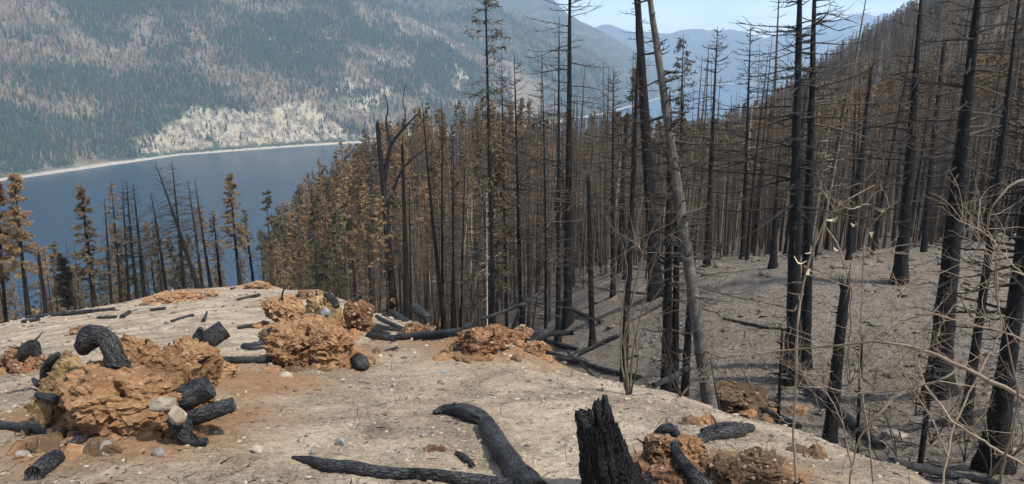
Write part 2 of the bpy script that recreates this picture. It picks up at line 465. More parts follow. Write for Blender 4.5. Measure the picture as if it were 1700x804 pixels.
# ------------------------------------------------------------------ the lake and the far mountains
LAKE = -250.0
mw, nt, bs = mat_new('lake_water'); b = NB(nt)
mpw = b.n('ShaderNodeMapping'); mpw.inputs['Scale'].default_value = (1, 0.45, 1); b.l(b.objco(), mpw.inputs['Vector'])
wn = b.noise(mpw.outputs[0], 0.06, 6, 0.65)
wbig = b.noise(mpw.outputs[0], 0.0018, 4, 0.5)
b.l(b.mix(b.mr(wbig, 0.35, 0.65), (0.002, 0.020, 0.046), (0.005, 0.032, 0.064)), bs.inputs['Base Color'])
b.l(b.mr(wbig, 0.35, 0.65, 0.16, 0.28), bs.inputs['Roughness'])
bs.inputs['IOR'].default_value = 1.33
b.l(b.bump(wn, 0.6, 4.0), bs.inputs['Normal'])
WX = np.linspace(-4700, 7700, 40); WY = np.linspace(150, 14400, 40)
wx, wy = np.meshgrid(WX, WY)
ii = np.arange(1600).reshape(40, 40)
put('lake_water', mesh_np('lake_water', np.stack([wx, wy, np.full_like(wx, LAKE)], -1), np.stack([ii[:-1, :-1], ii[:-1, 1:], ii[1:, 1:], ii[1:, :-1]], -1).reshape(-1, 4), None, True, [mw]), kind='structure')

SHORE = np.array([(-4600, -3000), (-2300, -200), (-1480, 1000), (-1099, 1645), (-925, 2079), (-700, 2270), (-450, 2441), (-300, 2560), (90, 3050), (460, 3790), (1000, 5300), (1700, 7400), (2700, 9400), (9000, 9600)], float)
def shore_dist(X, Y):
    best = np.full(X.shape, 1e9); sign = np.ones(X.shape)
    for p, q in zip(SHORE[:-1], SHORE[1:]):
        d = q - p; L2 = d @ d
        u = np.clip(((X - p[0]) * d[0] + (Y - p[1]) * d[1]) / L2, 0, 1)
        ex, ey = X - (p[0] + u * d[0]), Y - (p[1] + u * d[1])
        dist = np.hypot(ex, ey)
        sg = np.sign(d[0] * ey - d[1] * ex)
        m = dist < best
        best = np.where(m, dist, best); sign = np.where(m, sg, sign)
    return best * sign
def ridge(X, Y, pts, slope):
    best = np.full(X.shape, -1e9)
    for p, q in zip(pts[:-1], pts[1:]):
        p, q = np.array(p, float), np.array(q, float)
        d = q[:2] - p[:2]; L2 = d @ d
        u = np.clip(((X - p[0]) * d[0] + (Y - p[1]) * d[1]) / L2, 0, 1)
        dist = np.hypot(X - (p[0] + u * d[0]), Y - (p[1] + u * d[1]))
        best = np.maximum(best, p[2] + u * (q[2] - p[2]) - slope * dist)
    return best
def cliff_mask(X, Y, Z):
    """bare rock face above the beach: along the shore between two bearings"""
    a = X / Y
    n = fbm(xyz(X * 0.006, Y * 0.006, Z * 0.010), 4, 61)
    along = sstep(-0.545, -0.47, a + 0.05 * n) * (1 - sstep(-0.25, -0.19, a + 0.05 * n))
    top = np.interp(a, [-0.53, -0.47, -0.40, -0.33, -0.27, -0.22], [-215, -160, -150, -140, -120, -200]) + 75 * n
    low = 0.8 * sstep(-0.24, -0.2, a) * (1 - sstep(-0.11, -0.05, a)) * (Z < -222 + 25 * n)
    brk = sstep(-0.42, -0.12, fbm(xyz(X / 48, Y / 48, Z / 34), 4, 66, 0.6))
    return np.maximum(along * (1 - sstep(top - 22, top + 26, Z)), low) * (Z > -246) * (0.25 + 0.75 * brk)
def burn_field(X, Y, Z, k):
    return fbm(xyz(X / 420, Y / 420, Z / 300), 5, 131 + k, 0.62) + 0.10 * (sstep(-0.42, -0.22, X / Y) + sstep(-0.55, -0.68, X / Y))
def far_h(X, Y, k):
    sd = shore_dist(X, Y)
    if k == 0:
        prof_ = np.where(sd < 30, sd * 0.16, 4.8 + (sd - 30) * 0.64)
        a = X / np.maximum(Y, 1)
        cl = sstep(-0.54, -0.46, a) * (1 - sstep(-0.26, -0.18, a))
        prof_ = prof_ + cl * 45 * sstep(35, 110, sd)
        h = np.minimum(LAKE + prof_, ridge(X, Y, [(-4500, 2600, 950), (-2175, 3055, 800), (-1200, 3300, 520), (-585, 3300, 262), (-390, 3150, 160), (-175, 2980, 62), (-40, 2900, -60), (90, 2950, -200)], 0.5))
    else:
        pr = {1: ([(-3000, 5600, 1000), (-500, 4700, 490), (-90, 4500, 300), (60, 4450, 235), (190, 4400, 160), (420, 4350, -40), (620, 4300, -200)], 0.48),
              2: ([(-2600, 7600, 1050), (-75, 6500, 520), (240, 6500, 420), (600, 6500, 315), (1280, 6600, 130), (1560, 6800, 20), (1900, 7100, -150)], 0.42),
              3: ([(200, 12000, 500), (1900, 11200, 330), (2600, 11000, 275), (3050, 11000, 292), (3700, 11200, 190), (4500, 12500, 330), (5300, 13000, 540), (7400, 13300, 800)], 0.33)}[k]
        h = np.minimum(LAKE - 3 + sd * 0.62 if k < 3 else 1e9, ridge(X, Y, *pr))
    up = np.clip((h - LAKE) / 160, 0, 1)
    sc = (1, 1.3, 1.8, 2.6)[k]
    h = h + up * (75 * sc * fbm(xyz(X / (520 * sc), Y / (520 * sc), k * 9.0), 3, 21 + k, 0.5, True) - 22 + 24 * sc * fbm(xyz(X / (150 * sc), Y / (150 * sc), k * 9.0), 3, 31 + k, 0.5, True))
    if k == 0:
        h = h + cliff_mask(X, Y, h) * 34 * fbm(xyz(X * 0.020, Y * 0.020, h * 0.012), 4, 71, 0.6, True)
    return h

def mountain_mat(name, rockscale):
    m, nt, bs = mat_new(name); b = NB(nt)
    oc = b.objco()
    n1 = b.noise(oc, 0.004, 6, 0.6); n2 = b.noise(oc, 0.02, 6, 0.65); n3 = b.noise(oc, 0.11, 4, 0.7)
    floor_ = b.mix(b.attr('burn').outputs['Fac'], (0.060, 0.075, 0.050), b.mix(b.mr(n2, 0.35, 0.65), (0.13, 0.104, 0.072), (0.225, 0.19, 0.135)))
    floor_ = b.mix(b.mr(n3, 0.55, 0.72), floor_, (0.27, 0.23, 0.18))
    mpx = b.n('ShaderNodeMapping'); mpx.inputs['Rotation'].default_value = (0.5, 0.6, 0.4); mpx.inputs['Scale'].default_value = (1.5, 1.5, 0.7); b.l(oc, mpx.inputs['Vector'])
    v = b.n('ShaderNodeTexVoronoi', _feature='DISTANCE_TO_EDGE', Scale=0.045 * rockscale); wv = b.n('ShaderNodeVectorMath', _operation='ADD'); nzz = b.n('ShaderNodeTexNoise', Scale=0.03, Detail=4.0); b.l(oc, nzz.inputs['Vector']); sc_ = b.n('ShaderNodeVectorMath', _operation='SCALE'); sc_.inputs['Scale'].default_value = 40.0; b.l(nzz.outputs['Color'], sc_.inputs[0]); b.l(mpx.outputs[0], wv.inputs[0]); b.l(sc_.outputs[0], wv.inputs[1]); b.l(wv.outputs[0], v.inputs['Vector'])
    rock = b.mix(b.mr(n2, 0.3, 0.7), (0.33, 0.28, 0.20), (0.52, 0.455, 0.33))
    rock = b.mix(b.math('MULTIPLY', b.mr(b.noise(mpx.outputs[0], 0.034, 8, 0.75), 0.46, 0.56), 0.85), rock, (0.115, 0.10, 0.085))
    rock = b.mix(b.mr(v.outputs['Distance'], 0.0, 0.10, 0.62, 1.0), (0.13, 0.115, 0.10), rock)
    rm = b.math('ADD', b.attr('rock').outputs['Fac'], b.math('MULTIPLY', b.math('SUBTRACT', n3, 0.5), 0.8))
    if rockscale < 1: floor_ = b.mix(b.mr(n2, 0.4, 0.62), (0.040, 0.055, 0.045), b.mix(b.mr(n1, 0.4, 0.6), (0.07, 0.075, 0.06), (0.14, 0.12, 0.10)))
    c = b.mix(b.mr(rm, 0.35, 0.6) if rockscale == 1 else b.mr(rm, 0.6, 1.2, 0.0, 0.5), floor_, rock)
    sx = b.n('ShaderNodeSeparateXYZ'); b.l(oc, sx.inputs[0])
    zz = b.math('ADD', sx.outputs['Z'], b.math('ADD', b.math('MULTIPLY', n2, 5.0), b.math('MULTIPLY', n1, 5.0)))
    c = b.mix(b.mr(zz, LAKE + 7.6, LAKE + 10.4), (0.42, 0.38, 0.32), c)
    b.l(c, bs.inputs['Base Color']); bs.inputs['Roughness'].default_value = 0.95; bs.inputs['Specular IOR Level'].default_value = 0.1
    b.l(b.bump(b.math('ADD', n3, b.math('MULTIPLY', n2, 1.5)), 0.9, 14.0), bs.inputs['Normal'])
    return m
MM = [mountain_mat('mountainside', 1.0), mountain_mat('far_mountainside', 0.5)]
FARG = [(-1.45, 0.10, 430, 620, 4400, 300), (-0.45, 0.18, 220, 3400, 6500, 130), (-0.3, 0.3, 200, 5000, 9000, 110), (0.02, 0.56, 150, 8300, 14000, 70)]
def rock_mask(X, Y, Z, k):
    n = fbm(xyz(X / 260, Y / 260, Z / 200), 4, 91 + k, 0.55)
    n2 = fbm(xyz(X / 60, Y / 60, Z / 60), 3, 95 + k)
    a = X / Y
    bias = 0.20 * sstep(-0.36, -0.20, a) - 0.22 * sstep(-0.30, -0.45, a) * 0
    r = sstep(0.16, 0.62, n + 0.7 * n2 + bias)
    return np.maximum(r * 0.8, cliff_mask(X, Y, Z) if k == 0 else 0)
for k, (a0, a1, na, y0, y1, ny) in enumerate(FARG):
    yy = np.exp(np.linspace(math.log(y0), math.log(y1), ny)); aa = np.linspace(a0, a1, na)
    X = aa[None, :] * yy[:, None]; Y = np.broadcast_to(yy[:, None], X.shape)
    Z = far_h(X.ravel(), Y.ravel(), k).reshape(X.shape)
    ok = (Z > LAKE - 14) & (X > -4600)
    ii = np.arange(ny * na).reshape(ny, na)
    q = np.stack([ii[:-1, :-1], ii[:-1, 1:], ii[1:, 1:], ii[1:, :-1]], -1)
    keep = ok[:-1, :-1] | ok[:-1, 1:] | ok[1:, 1:] | ok[1:, :-1]
    keep &= X[:-1, :-1] > -4550
    q = q[keep]
    used = np.unique(q); remap = np.full(ny * na, -1); remap[used] = np.arange(len(used))
    V = np.stack([X, Y, np.maximum(Z, LAKE - 40)], -1).reshape(-1, 3)[used]
    put(('mountain', 'mountain', 'mountain', 'hills')[k], mesh_np('mountain', V, remap[q], None, True, [MM[min(k, 1)]], {'rock': rock_mask(V[:, 0], V[:, 1], V[:, 2], k), 'burn': sstep(0.02, 0.14, burn_field(V[:, 0], V[:, 1], V[:, 2], k))}), kind='structure')

# forests on the far slopes: conifers as small two-tier spires
def leafcol_mat(name):
    m, nt, bs = mat_new(name); b = NB(nt)
    b.l(b.attr('tco').outputs['Vector'], bs.inputs['Base Color'])
    bs.inputs['Roughness'].default_value = 0.9; bs.inputs['Specular IOR Level'].default_value = 0.1
    return m
M_far = leafcol_mat('far_conifers')
def far_forest(name, k, n, a0, a1, y0, y1, h0, h1, seed, label):
    r = np.random.default_rng(seed)
    a = r.uniform(a0, a1, n); Y = np.sqrt(r.uniform(y0 ** 2, y1 ** 2, n)); X = a * Y
    Z = far_h(X, Y, k)
    pre = (Z > LAKE + 9) & (Z < 0.095 * Y)
    X, Y, Z = X[pre], Y[pre], Z[pre]; n = len(X)
    e = 8.0
    gx = (far_h(X + e, Y, k) - Z) / e; gy = (far_h(X, Y + e, k) - Z) / e
    facing = -(gx * X + gy * Y) / np.hypot(X, Y) + (Z) / np.hypot(X, Y) * 1.0
    rk = rock_mask(X, Y, Z, k)
    dens = 0.5 + 0.9 * fbm(xyz(X / 180, Y / 180, Z / 150), 3, 121 + k)
    ok = (Z > LAKE + 9) & (Z < 0.095 * Y) & (r.random(n) > rk * 0.93) & (r.random(n) < np.clip(dens + 0.35, 0.10, 1) * np.where(burn_field(X, Y, Z, k) > 0.08, 0.38, 1.0)) & (facing < 0.05)
    X, Y, Z = X[ok], Y[ok], Z[ok]
    N = len(X)
    burn = burn_field(X, Y, Z, k) + 0.10 * r.standard_normal(N)
    burnt = burn > 0.08
    h = r.uniform(h0, h1, N) * np.exp(0.25 * r.standard_normal(N)); w = h * r.uniform(0.16, 0.24, N) * np.where(burnt, 0.75, 1.0)
    cg = np.stack([r.uniform(0.024, 0.052, N), r.uniform(0.040, 0.070, N), r.uniform(0.023, 0.038, N)], -1)
    cb = np.array([[0.13, 0.100, 0.068]]) * r.uniform(0.6, 1.5, (N, 1))
    c = np.where(burnt[:, None], cb, cg)
    S = 4
    ph = r.uniform(0, 6.28, N)[:, None] + np.arange(S)[None] * 2 * math.pi / S
    ring = np.stack([np.cos(ph), np.sin(ph), 0 * ph], -1)
    base = np.stack([X, Y, Z], -1)
    up = np.array([0, 0, 1.0])
    v0 = base[:, None] + ring * w[:, None, None] + up * (h * 0.08)[:, None, None]
    t0 = base + up * (h * 0.66)[:, None]
    v1 = base[:, None] + ring * (w * 0.62)[:, None, None] + up * (h * 0.45)[:, None, None]
    t1 = base + up * h[:, None]
    V = np.concatenate([v0, t0[:, None], v1, t1[:, None]], 1)      # N,10,3
    o = np.arange(N)[:, None, None] * 10
    i = np.arange(S); j = (i + 1) % S
    T = np.concatenate([np.stack([i, j, np.full(S, S)], -1), np.stack([i + S + 1, j + S + 1, np.full(S, 2 * S + 1)], -1)])[None] + o
    put(name, mesh_np(name, V.reshape(-1, 3), None, T.reshape(-1, 3), False, [M_far], {'tco': np.repeat(c, 10, 0)}), label=label, cat='forest', kind='stuff')
far_forest('conifer_forest', 0, 195000, -0.80, 0.0, 1400, 3500, 9, 19, 1, 'dense conifer forest with burnt patches on the mountain across the lake')
far_forest('conifer_forest', 1, 30000, -0.2, 0.14, 3700, 5200, 16, 26, 2, 'hazy blue conifer forest on the second mountain ridge')

# ------------------------------------------------------------------ haze in the air
def box_mesh(name, x0, x1, y0, y1, z0, z1, mats):
    V = [(x, y, z) for z in (z0, z1) for y in (y0, y1) for x in (x0, x1)]
    return mesh_np(name, V, [(0, 2, 3, 1), (4, 5, 7, 6), (0, 1, 5, 4), (2, 6, 7, 3), (0, 4, 6, 2), (1, 3, 7, 5)], None, False, mats)
mh = bpy.data.materials.new('haze'); mh.use_nodes = True
nt = mh.node_tree
for n_ in list(nt.nodes):
    if n_.type == 'BSDF_PRINCIPLED': nt.nodes.remove(n_)
pv = nt.nodes.new('ShaderNodeVolumePrincipled')
pv.inputs['Color'].default_value = (0.52, 0.74, 1.0, 1)
pv.inputs['Density'].default_value = 0.80e-4
pv.inputs['Anisotropy'].default_value = 0.0
out = [n_ for n_ in nt.nodes if n_.type == 'OUTPUT_MATERIAL'][0]
nt.links.new(pv.outputs[0], out.inputs['Volume'])
put('haze', box_mesh('haze', -5200, 8200, -700, 15000, -420, 1300, [mh]), kind='stuff')

# ------------------------------------------------------------------ trees
def branches(acc, h, n, seed, *args, conic=False, **kw):
    return branches_(acc, h, n, seed, *args, conic=conic, **kw)
def branches_(acc, h, n, seed, f0=0.15, f1=0.97, lmax=0.15, up=0.35, twigs=4, broken=0.25, rb=0.018, base=None, lean=None, mat=0, lowstub=0.3, conic=False):
    """bare dead limbs: drooping out then curving up, with twigs.  returns tips for foliage"""
    r = np.random.default_rng(seed)
    f = f0 + (f1 - f0) * np.sort(r.random(n)) ** 0.9
    prof_ = np.minimum(1.0, (1.04 - f) / 0.62) * np.minimum(1, 0.6 + f)
    if conic: prof_ = np.clip((1.0 - f) / (1.0 - f0), 0.03, 1) ** 0.85
    L = lmax * h * prof_ * r.uniform(0.45, 1.1, n)
    L = np.where(f < f0 + lowstub * (f1 - f0), L * r.uniform(0.15, 0.8, n), L)
    L = np.where(r.random(n) < broken, L * r.uniform(0.15, 0.6, n), L) + 0.12
    az = r.uniform(0, 2 * math.pi, n)
    el0 = r.normal(0.02, 0.16, n) + 0.35 * np.clip(f - 0.6, 0, 1)
    cur = r.normal(up, 0.22, n)
    K = 6
    s = np.linspace(0, 1, K)
    el = el0[:, None] - 0.25 * np.sin(s * math.pi)[None] * (f < 0.8)[:, None] + cur[:, None] * s[None] ** 1.5
    daz = az[:, None] + np.cumsum(r.normal(0, 0.09, (n, K)), 1)
    step = (L / (K - 1))[:, None]
    d = np.stack([np.cos(el) * np.cos(daz), np.cos(el) * np.sin(daz), np.sin(el)], -1) * step[..., None]
    P = np.concatenate([np.zeros((n, 1, 3)), np.cumsum(d[:, :-1], 1)], 1)
    P[..., 2] += (f * h)[:, None]
    if base is not None: P[..., :2] += base(f * h)[:, None, :]
    R = rb * (0.5 + 0.9 * (L / (lmax * h)))[:, None] * (1 - 0.8 * s)[None]
    tubes(acc, P, R, 3, mat=mat)
    if twigs:
        m = n * twigs
        src = np.repeat(np.arange(n), twigs)
        u = r.uniform(0.25, 0.97, m) * (K - 1)
        i = np.minimum(u.astype(int), K - 2); w = (u - i)[:, None]
        st = P[src, i] * (1 - w) + P[src, i + 1] * w
        taz = az[src] + r.choice([-1, 1], m) * r.uniform(0.4, 1.2, m)
        tl = L[src] * r.uniform(0.12, 0.36, m)
        tel = r.normal(0.15, 0.3, m)
        dd = np.stack([np.cos(tel) * np.cos(taz), np.cos(tel) * np.sin(taz), np.sin(tel)], -1)
        e1 = st + dd * (tl * 0.55)[:, None]
        dd2 = dd + np.array([0, 0, 1]) * r.uniform(0, 0.6, m)[:, None] + r.normal(0, 0.15, (m, 3))
        e2 = e1 + dd2 * (tl * 0.45)[:, None]
        tubes(acc, np.stack([st, e1, e2], 1), np.tile([rb * 0.42, rb * 0.32, rb * 0.14], (m, 1)), 3, mat=mat)
    return P, L

def needles(acc, P, L, per, seed, size=0.34, f_from=0.0, h=1.0, mat=1, droop=0.3):
    """sprays of scorched needles along the limbs as small narrow blades"""
    r = np.random.default_rng(seed)
    n, K, _ = P.shape
    src = np.repeat(np.arange(n), per)
    keep = P[src, 0, 2] > f_from * h
    src = src[keep]; m = len(src)
    u = r.uniform(0.15, 1.0, m) ** 0.8 * (K - 1.001)
    i = u.astype(int); w = (u - i)[:, None]
    c = P[src, i] * (1 - w) + P[src, i + 1] * w + r.normal(0, 0.05, (m, 3)) * np.array([1, 1, 0.8])
    ax = P[src, -1] - P[src, 0]
    az = np.arctan2(ax[:, 1], ax[:, 0]) + r.normal(0, 0.75, m); el = r.normal(-droop, 0.42, m)
    d = np.stack([np.cos(az) * np.cos(el), np.sin(az) * np.cos(el), np.sin(el)], -1)
    sd = np.cross(d, r.normal(0, 1, (m, 3))); sd /= np.linalg.norm(sd, axis=1, keepdims=True)
    l = size * r.uniform(0.6, 1.35, m)[:, None]; wd = l * r.uniform(0.07, 0.16, m)[:, None]
    V = np.stack([c, c + d * l * 0.5 + sd * wd, c + d * l, c + d * l * 0.45 - sd * wd], 1)
    q = np.arange(m * 4).reshape(m, 4)
    acc.add(V, q, None, None, mat)

def trunk(acc, h, r0, seed, K=16, S=8, wav=0.006, top=0.12, flare=0.5, jag=False, base=None, mat=0, rough=0.0):
    r = np.random.default_rng(seed)
    s = np.linspace(0, 1, K) ** 1.15
    z = s * h
    xy = base(z) if base is not None else np.zeros((K, 2))
    P = np.concatenate([xy, z[:, None]], 1)
    R = r0 * (top + (1 - top) * (1 - s) ** 0.85) * (1 + flare * np.exp(-z / (2.2 * r0)))
    th = np.arange(S) * 2 * math.pi / S
    wob = 1 + 0.06 * r.standard_normal((1, K, S))
    q = np.stack([np.cos(th)[None] + 0 * z[:, None], np.sin(th)[None] + 0 * z[:, None], z[:, None] * 0.8 + 0 * th[None]], -1)
    wob = wob + 0.18 * fbm(q * 1.7 + seed, 3, seed % 50)[None] + (flare * 0.5 * np.exp(-z / (3 * r0))[:, None] * np.cos(th * 4 + seed)[None])[None]
    P[0, 2] -= 0.5
    n0 = acc.n
    tubes(acc, P[None], R[None], S, cap=jag, mat=mat, wob=wob)
    if jag:   # splintered top: long slivers
        m = 7
        a = r.uniform(0, 6.28, m); rr = R[-1] * 0.6
        st = P[-1] + np.stack([np.cos(a) * rr, np.sin(a) * rr, np.full(m, -0.1)], -1)
        ln = r.uniform(0.1, 0.5, m) * (0.5 + r0 * 3)
        en = st + np.stack([r.normal(0, 0.04, m), r.normal(0, 0.04, m), ln], -1)
        tubes(acc, np.stack([st, (st + en) / 2, en], 1), np.stack([np.full(m, rr * 0.5), np.full(m, rr * 0.35), np.full(m, 0.004)], 1), 4, mat=mat)

def sway(seed, h, amp):
    r = np.random.default_rng(seed)
    p, q = r.uniform(0, 6.28, 2), r.normal(0, 1, 2)
    return lambda z: np.stack([amp * h * q[0] * (np.sin(p[0] + 2.3 * np.asarray(z) / h) - math.sin(p[0])), amp * h * q[1] * (np.sin(p[1] + 2.9 * np.asarray(z) / h) - math.sin(p[1]))], -1)

def tree_meshes(kind, h, r0, seed, det=1.0):
    """trunk mesh and crown / limb mesh"""
    T, B = Acc(), Acc()
    bend = sway(seed, h, {'birch': 0.018, 'grey': 0.0008}.get(kind, 0.006))
    K, S = (30, 12) if det >= 1 else (12, 6)
    tm = {'grey': M_greybark, 'birch': M_birch, 'brown': M_bark, 'umber': M_bark, 'green': M_bark, 'scorched': M_bark}.get(kind, M_char)
    jag = kind in ('snag', 'pole_broken')
    trunk(T, h, r0, seed, K, S, top=0.55 if jag else 0.08, flare=0.55 if det >= 1 else 0.35, jag=jag, base=bend)
    tw = 5 if det >= 1 else 2
    mats = [M_twig]
    if kind in ('bare', 'grey', 'scorched'):
        big = det >= 1 and r0 > 0.11
        branches(B, h, int((80 if big else 115) * det + 10), seed + 1, 0.34 if big else 0.16, 0.985, (0.25 if big else 0.17) if kind != 'grey' else 0.06, 0.55, tw, 0.15, 0.024 if big else 0.016, bend, lowstub=0.08)
        if big: branches(B, h, 22, seed + 5, 0.08, 0.35, 0.09, 0.3, 2, 0.5, 0.014, bend)
    elif kind == 'sparse':
        branches(B, h, int(55 * det + 8), seed + 1, 0.25, 0.98, 0.10, 0.3, tw, 0.45, 0.014, bend)
    elif kind in ('snag', 'pole_broken'):
        branches(B, h, int(16 * det + 6), seed + 1, 0.2, 0.97, 0.05, 0.2, 1, 0.6, 0.016, bend)
    elif kind == 'birch':
        branches(B, h, int(30 * det + 10), seed + 1, 0.35, 0.97, 0.16, 0.7, tw, 0.2, 0.014, bend)
        mats = [M_birch]
    else:
        P, L = branches(B, h, int(95 * det + 25), seed + 1, 0.2 if kind != 'green' else 0.12, 0.985, 0.17, 0.15, 2, 0.1, 0.013, bend, lowstub=0.2, conic=True)
        mats = [M_twig, {'brown': M_brown, 'umber': M_umber, 'green': M_green, 'ragged': M_umber}[kind]]
        needles(B, P, L, int(40 + 80 * (det >= 1)) if kind != 'ragged' else 24, seed + 2, 0.27 if det < 1 else 0.16, {'brown': 0.34, 'umber': 0.28, 'green': 0.1, 'ragged': 0.45}[kind], h)
    return T.mesh('trunk', [tm]), B.mesh('limbs', mats, False)

def place_tree(name, tm, bm, loc, lean=(0, 0), rz=0.0, s=1.0, sxy=1.0, label='', group=None, cat='tree'):
    e = put(name, None, None, loc, label, cat, group)
    d = Vector((lean[0], lean[1], 1)).normalized()
    e.rotation_euler = (Vector((0, 0, 1)).rotation_difference(d).to_matrix() @ Matrix.Rotation(rz, 3, 'Z')).to_euler()
    e.scale = (s, s, s)
    t = put('trunk', tm, e)
    t.scale = (sxy, sxy, 1)
    put('crown', bm, e)
    return e

NEAR = []   # trees told apart in the photograph: base px,py, top px,py, trunk width px, kind, depth or None, name, label
def N(*a): NEAR.append(a)
N(44,517,20,286,7,'brown',43,'scorched_conifer','tall conifer with rust brown crown at the far left edge of the clearing')
N(6,522,-6,300,7,'brown',46,'scorched_conifer','rust brown conifer cut by the left edge of the picture')
N(76,520,64,424,8,'snag',41,'charred_snag','short black branchless snag beside the rust brown conifer on the left')
N(112,500,100,420,4,'umber',52,'scorched_conifer','small dark scorched fir between the short black snag and the bushy fir')
N(156,506,136,308,10,'umber',50,'scorched_conifer','bushy olive brown fir with drooping crown standing against the lake')
N(184,502,172,330,6,'sparse',54,'charred_conifer','thin burnt conifer just right of the bushy olive brown fir')
N(200,500,184,300,6,'ragged',56,'scorched_conifer','slim scorched conifer with tufted tip in the left cluster before the lake')
N(213,497,205,312,6,'bare',57,'charred_conifer','straight bare burnt conifer in the middle of the left cluster')
N(228,494,208,300,7,'bare',57,'charred_conifer','burnt conifer leaning slightly left with bare tip in the left cluster')
N(240,492,222,305,8,'bare',58,'charred_conifer','rightmost thick bare trunk of the left cluster above the lake')
N(276,482,248,318,6,'bare',62,'charred_conifer','bare burnt conifer with brownish tip left of the strongly leaning trunk')
N(330,476,254,264,8,'bare',60,'charred_conifer','burnt conifer leaning strongly left over the lake with needled tip')
N(306,478,284,266,7,'bare',61,'charred_conifer','tall bare conifer crossing behind the strongly leaning trunk')
N(336,472,311,300,6,'bare',63,'charred_conifer','bare burnt conifer close right of the strongly leaning trunk')
N(350,472,323,296,6,'sparse',65,'charred_conifer','thin burnt conifer with short limbs right of the leaning pair')
N(366,470,350,350,6,'ragged',66,'scorched_conifer','short dark brown fir between the leaning trunk and the lone rusty conifer')
N(398,468,380,286,7,'brown',64,'scorched_conifer','lone rusty conifer with pointed crown rising high against the lake')
N(422,468,406,345,6,'ragged',66,'scorched_conifer','dark half needled conifer just right of the lone rusty conifer')
N(652,512,631,208,13,'snag',None,'charred_snag','thick black snag with broken top at the end of the root mounds')
N(672,512,668,240,9,'pole_broken',25,'charred_pole','black pole standing against the thick forked snag')
N(776,560,806,300,8,'grey',22,'pale_dead_tree','pale grey dead trunk leaning right among the black poles beyond the spur edge')
N(735,540,726,165,7,'sparse',32,'charred_conifer','slender black conifer between the thick snag and the tall dense trunk row')
N(747,540,744,215,6,'sparse',36,'charred_conifer','thin black trunk just right of the slender black conifer')
N(821,545,806,-60,11,'ragged',27,'charred_conifer','very tall burnt conifer with needled limbs near the top, left of centre')
N(842,538,835,88,7,'bare',33,'charred_conifer','thin bare conifer tight behind the very tall needled conifer')
N(866,530,852,92,9,'bare',31,'charred_conifer','burnt conifer with fanned upper limbs right of the very tall needled one')
N(905,582,904,88,7,'bare',21,'charred_conifer','slim burnt conifer with wide bare fan of limbs left of the thick centre trunk')
N(927,526,929,28,10,'sparse',29,'charred_conifer','black trunk close beside the thick centre trunk on its left')
N(942,512,947,-120,16,'bare',31,'charred_conifer','thick black centre trunk running out of the top of the picture')
N(984,575,975,300,11,'pole_broken',None,'charred_pole','dark pole with broken top standing on the gully slope')
N(1018,492,1021,112,9,'bare',None,'charred_conifer','burnt conifer on the gully crest left of the big leaning trunks')
N(1034,640,1053,-40,14,'sparse',19,'charred_conifer','tall black trunk rising behind the tangled pale shrub')
N(1088,520,1044,-260,24,'sparse',28,'charred_conifer','heavy black trunk leaning left at the top, right of the tangled shrub')
N(1108,640,1112,150,22,'bare',13.5,'charred_conifer','stout black trunk with dense twigs at the foot of the gully')
N(1122,640,1122,338,15,'pole_broken',13.6,'charred_pole','snapped trunk with bare orange wood on its side beside the leaning grey trunk')
N(1138,640,1150,430,16,'pole_broken',13.8,'charred_pole','dark short trunk leaning right under the leaning grey trunk')
N(1190,640,1046,-240,27,'grey',12.3,'leaning_dead_tree','long grey trunk leaning left across the gully')
N(1200,612,1120,300,15,'pole_broken',15,'leaning_dead_tree','dark grey broken trunk leaning beside the long leaning grey trunk')
N(1172,462,1190,45,10,'bare',31,'charred_conifer','slim burnt conifer with upswept limbs against the far lake')
N(1128,452,1136,58,8,'ragged',36,'scorched_conifer','thin conifer with ragged dark needles to its tip against the far lake')
N(1232,438,1250,40,9,'bare',33,'charred_conifer','burnt conifer standing alone between the upswept conifer and the twin trunks')
N(1318,600,1340,-160,27,'bare',17.5,'charred_conifer','left one of the big black twin trunks in the gully')
N(1337,602,1362,-160,21,'bare',18.2,'charred_conifer','right one of the big black twin trunks in the gully')
N(1283,446,1292,250,12,'sparse',None,'charred_conifer','charred trunk with flared roots on the gully crest left of the twin trunks')
N(1405,470,1420,150,9,'sparse',27,'charred_conifer','slim dark trunk on the gully crest right of the twin trunks')
N(1493,470,1540,-60,22,'bare',None,'charred_conifer','big charred conifer with spreading root foot on the gully crest')
N(1560,648,1614,-140,38,'bare',15,'charred_conifer','thickest black trunk with long horizontal limbs on the right')
N(1605,680,1692,-20,18,'sparse',13,'charred_conifer','slanting dark trunk right of the thickest black trunk')
N(1654,742,1730,130,40,'bare',10.5,'charred_conifer','thick black trunk running out of the right edge of the picture')
N(1380,714,1404,472,26,'pole_broken',10.2,'charred_snag','black pointed snag with a broken tip in the gully bottom')
N(1297,668,1300,550,7,'pole_broken',11.5,'charred_pole','thin black stake standing left of the black pointed snag')
N(1430,706,1436,560,7,'pole_broken',10.2,'charred_pole','thin black stake standing right of the black pointed snag')
N(1530,760,1575,470,12,'sparse',9,'charred_sapling','young black stem before the thickest black trunk')
NEARXY = []
for q, (bx, by, tx, ty, w, kind, dep, name, label) in enumerate(NEAR):
    if dep is None:
        p = hit(bx, by)
    else:
        x = a_of(bx, by) * dep; p = np.array([x, dep, gnd(x, dep)])
    D = p[1]
    top = np.array([a_of(tx, ty) * D, D, t_of(ty) * D])
    h = top[2] - p[2]
    r0 = w / FPX * math.hypot(D, 0.0) * 1.0 / 2
    tm, bm = tree_meshes(kind, h, r0, 100 + q * 7)
    lean = ((top[0] - p[0]) / h, rng.normal(0, 0.015))
    place_tree(name, tm, bm, p, lean, 0, 1, 1, label)
    NEARXY.append(p[:2])
NEARXY = np.array(NEARXY)
# forked limbs of the broken-topped snag

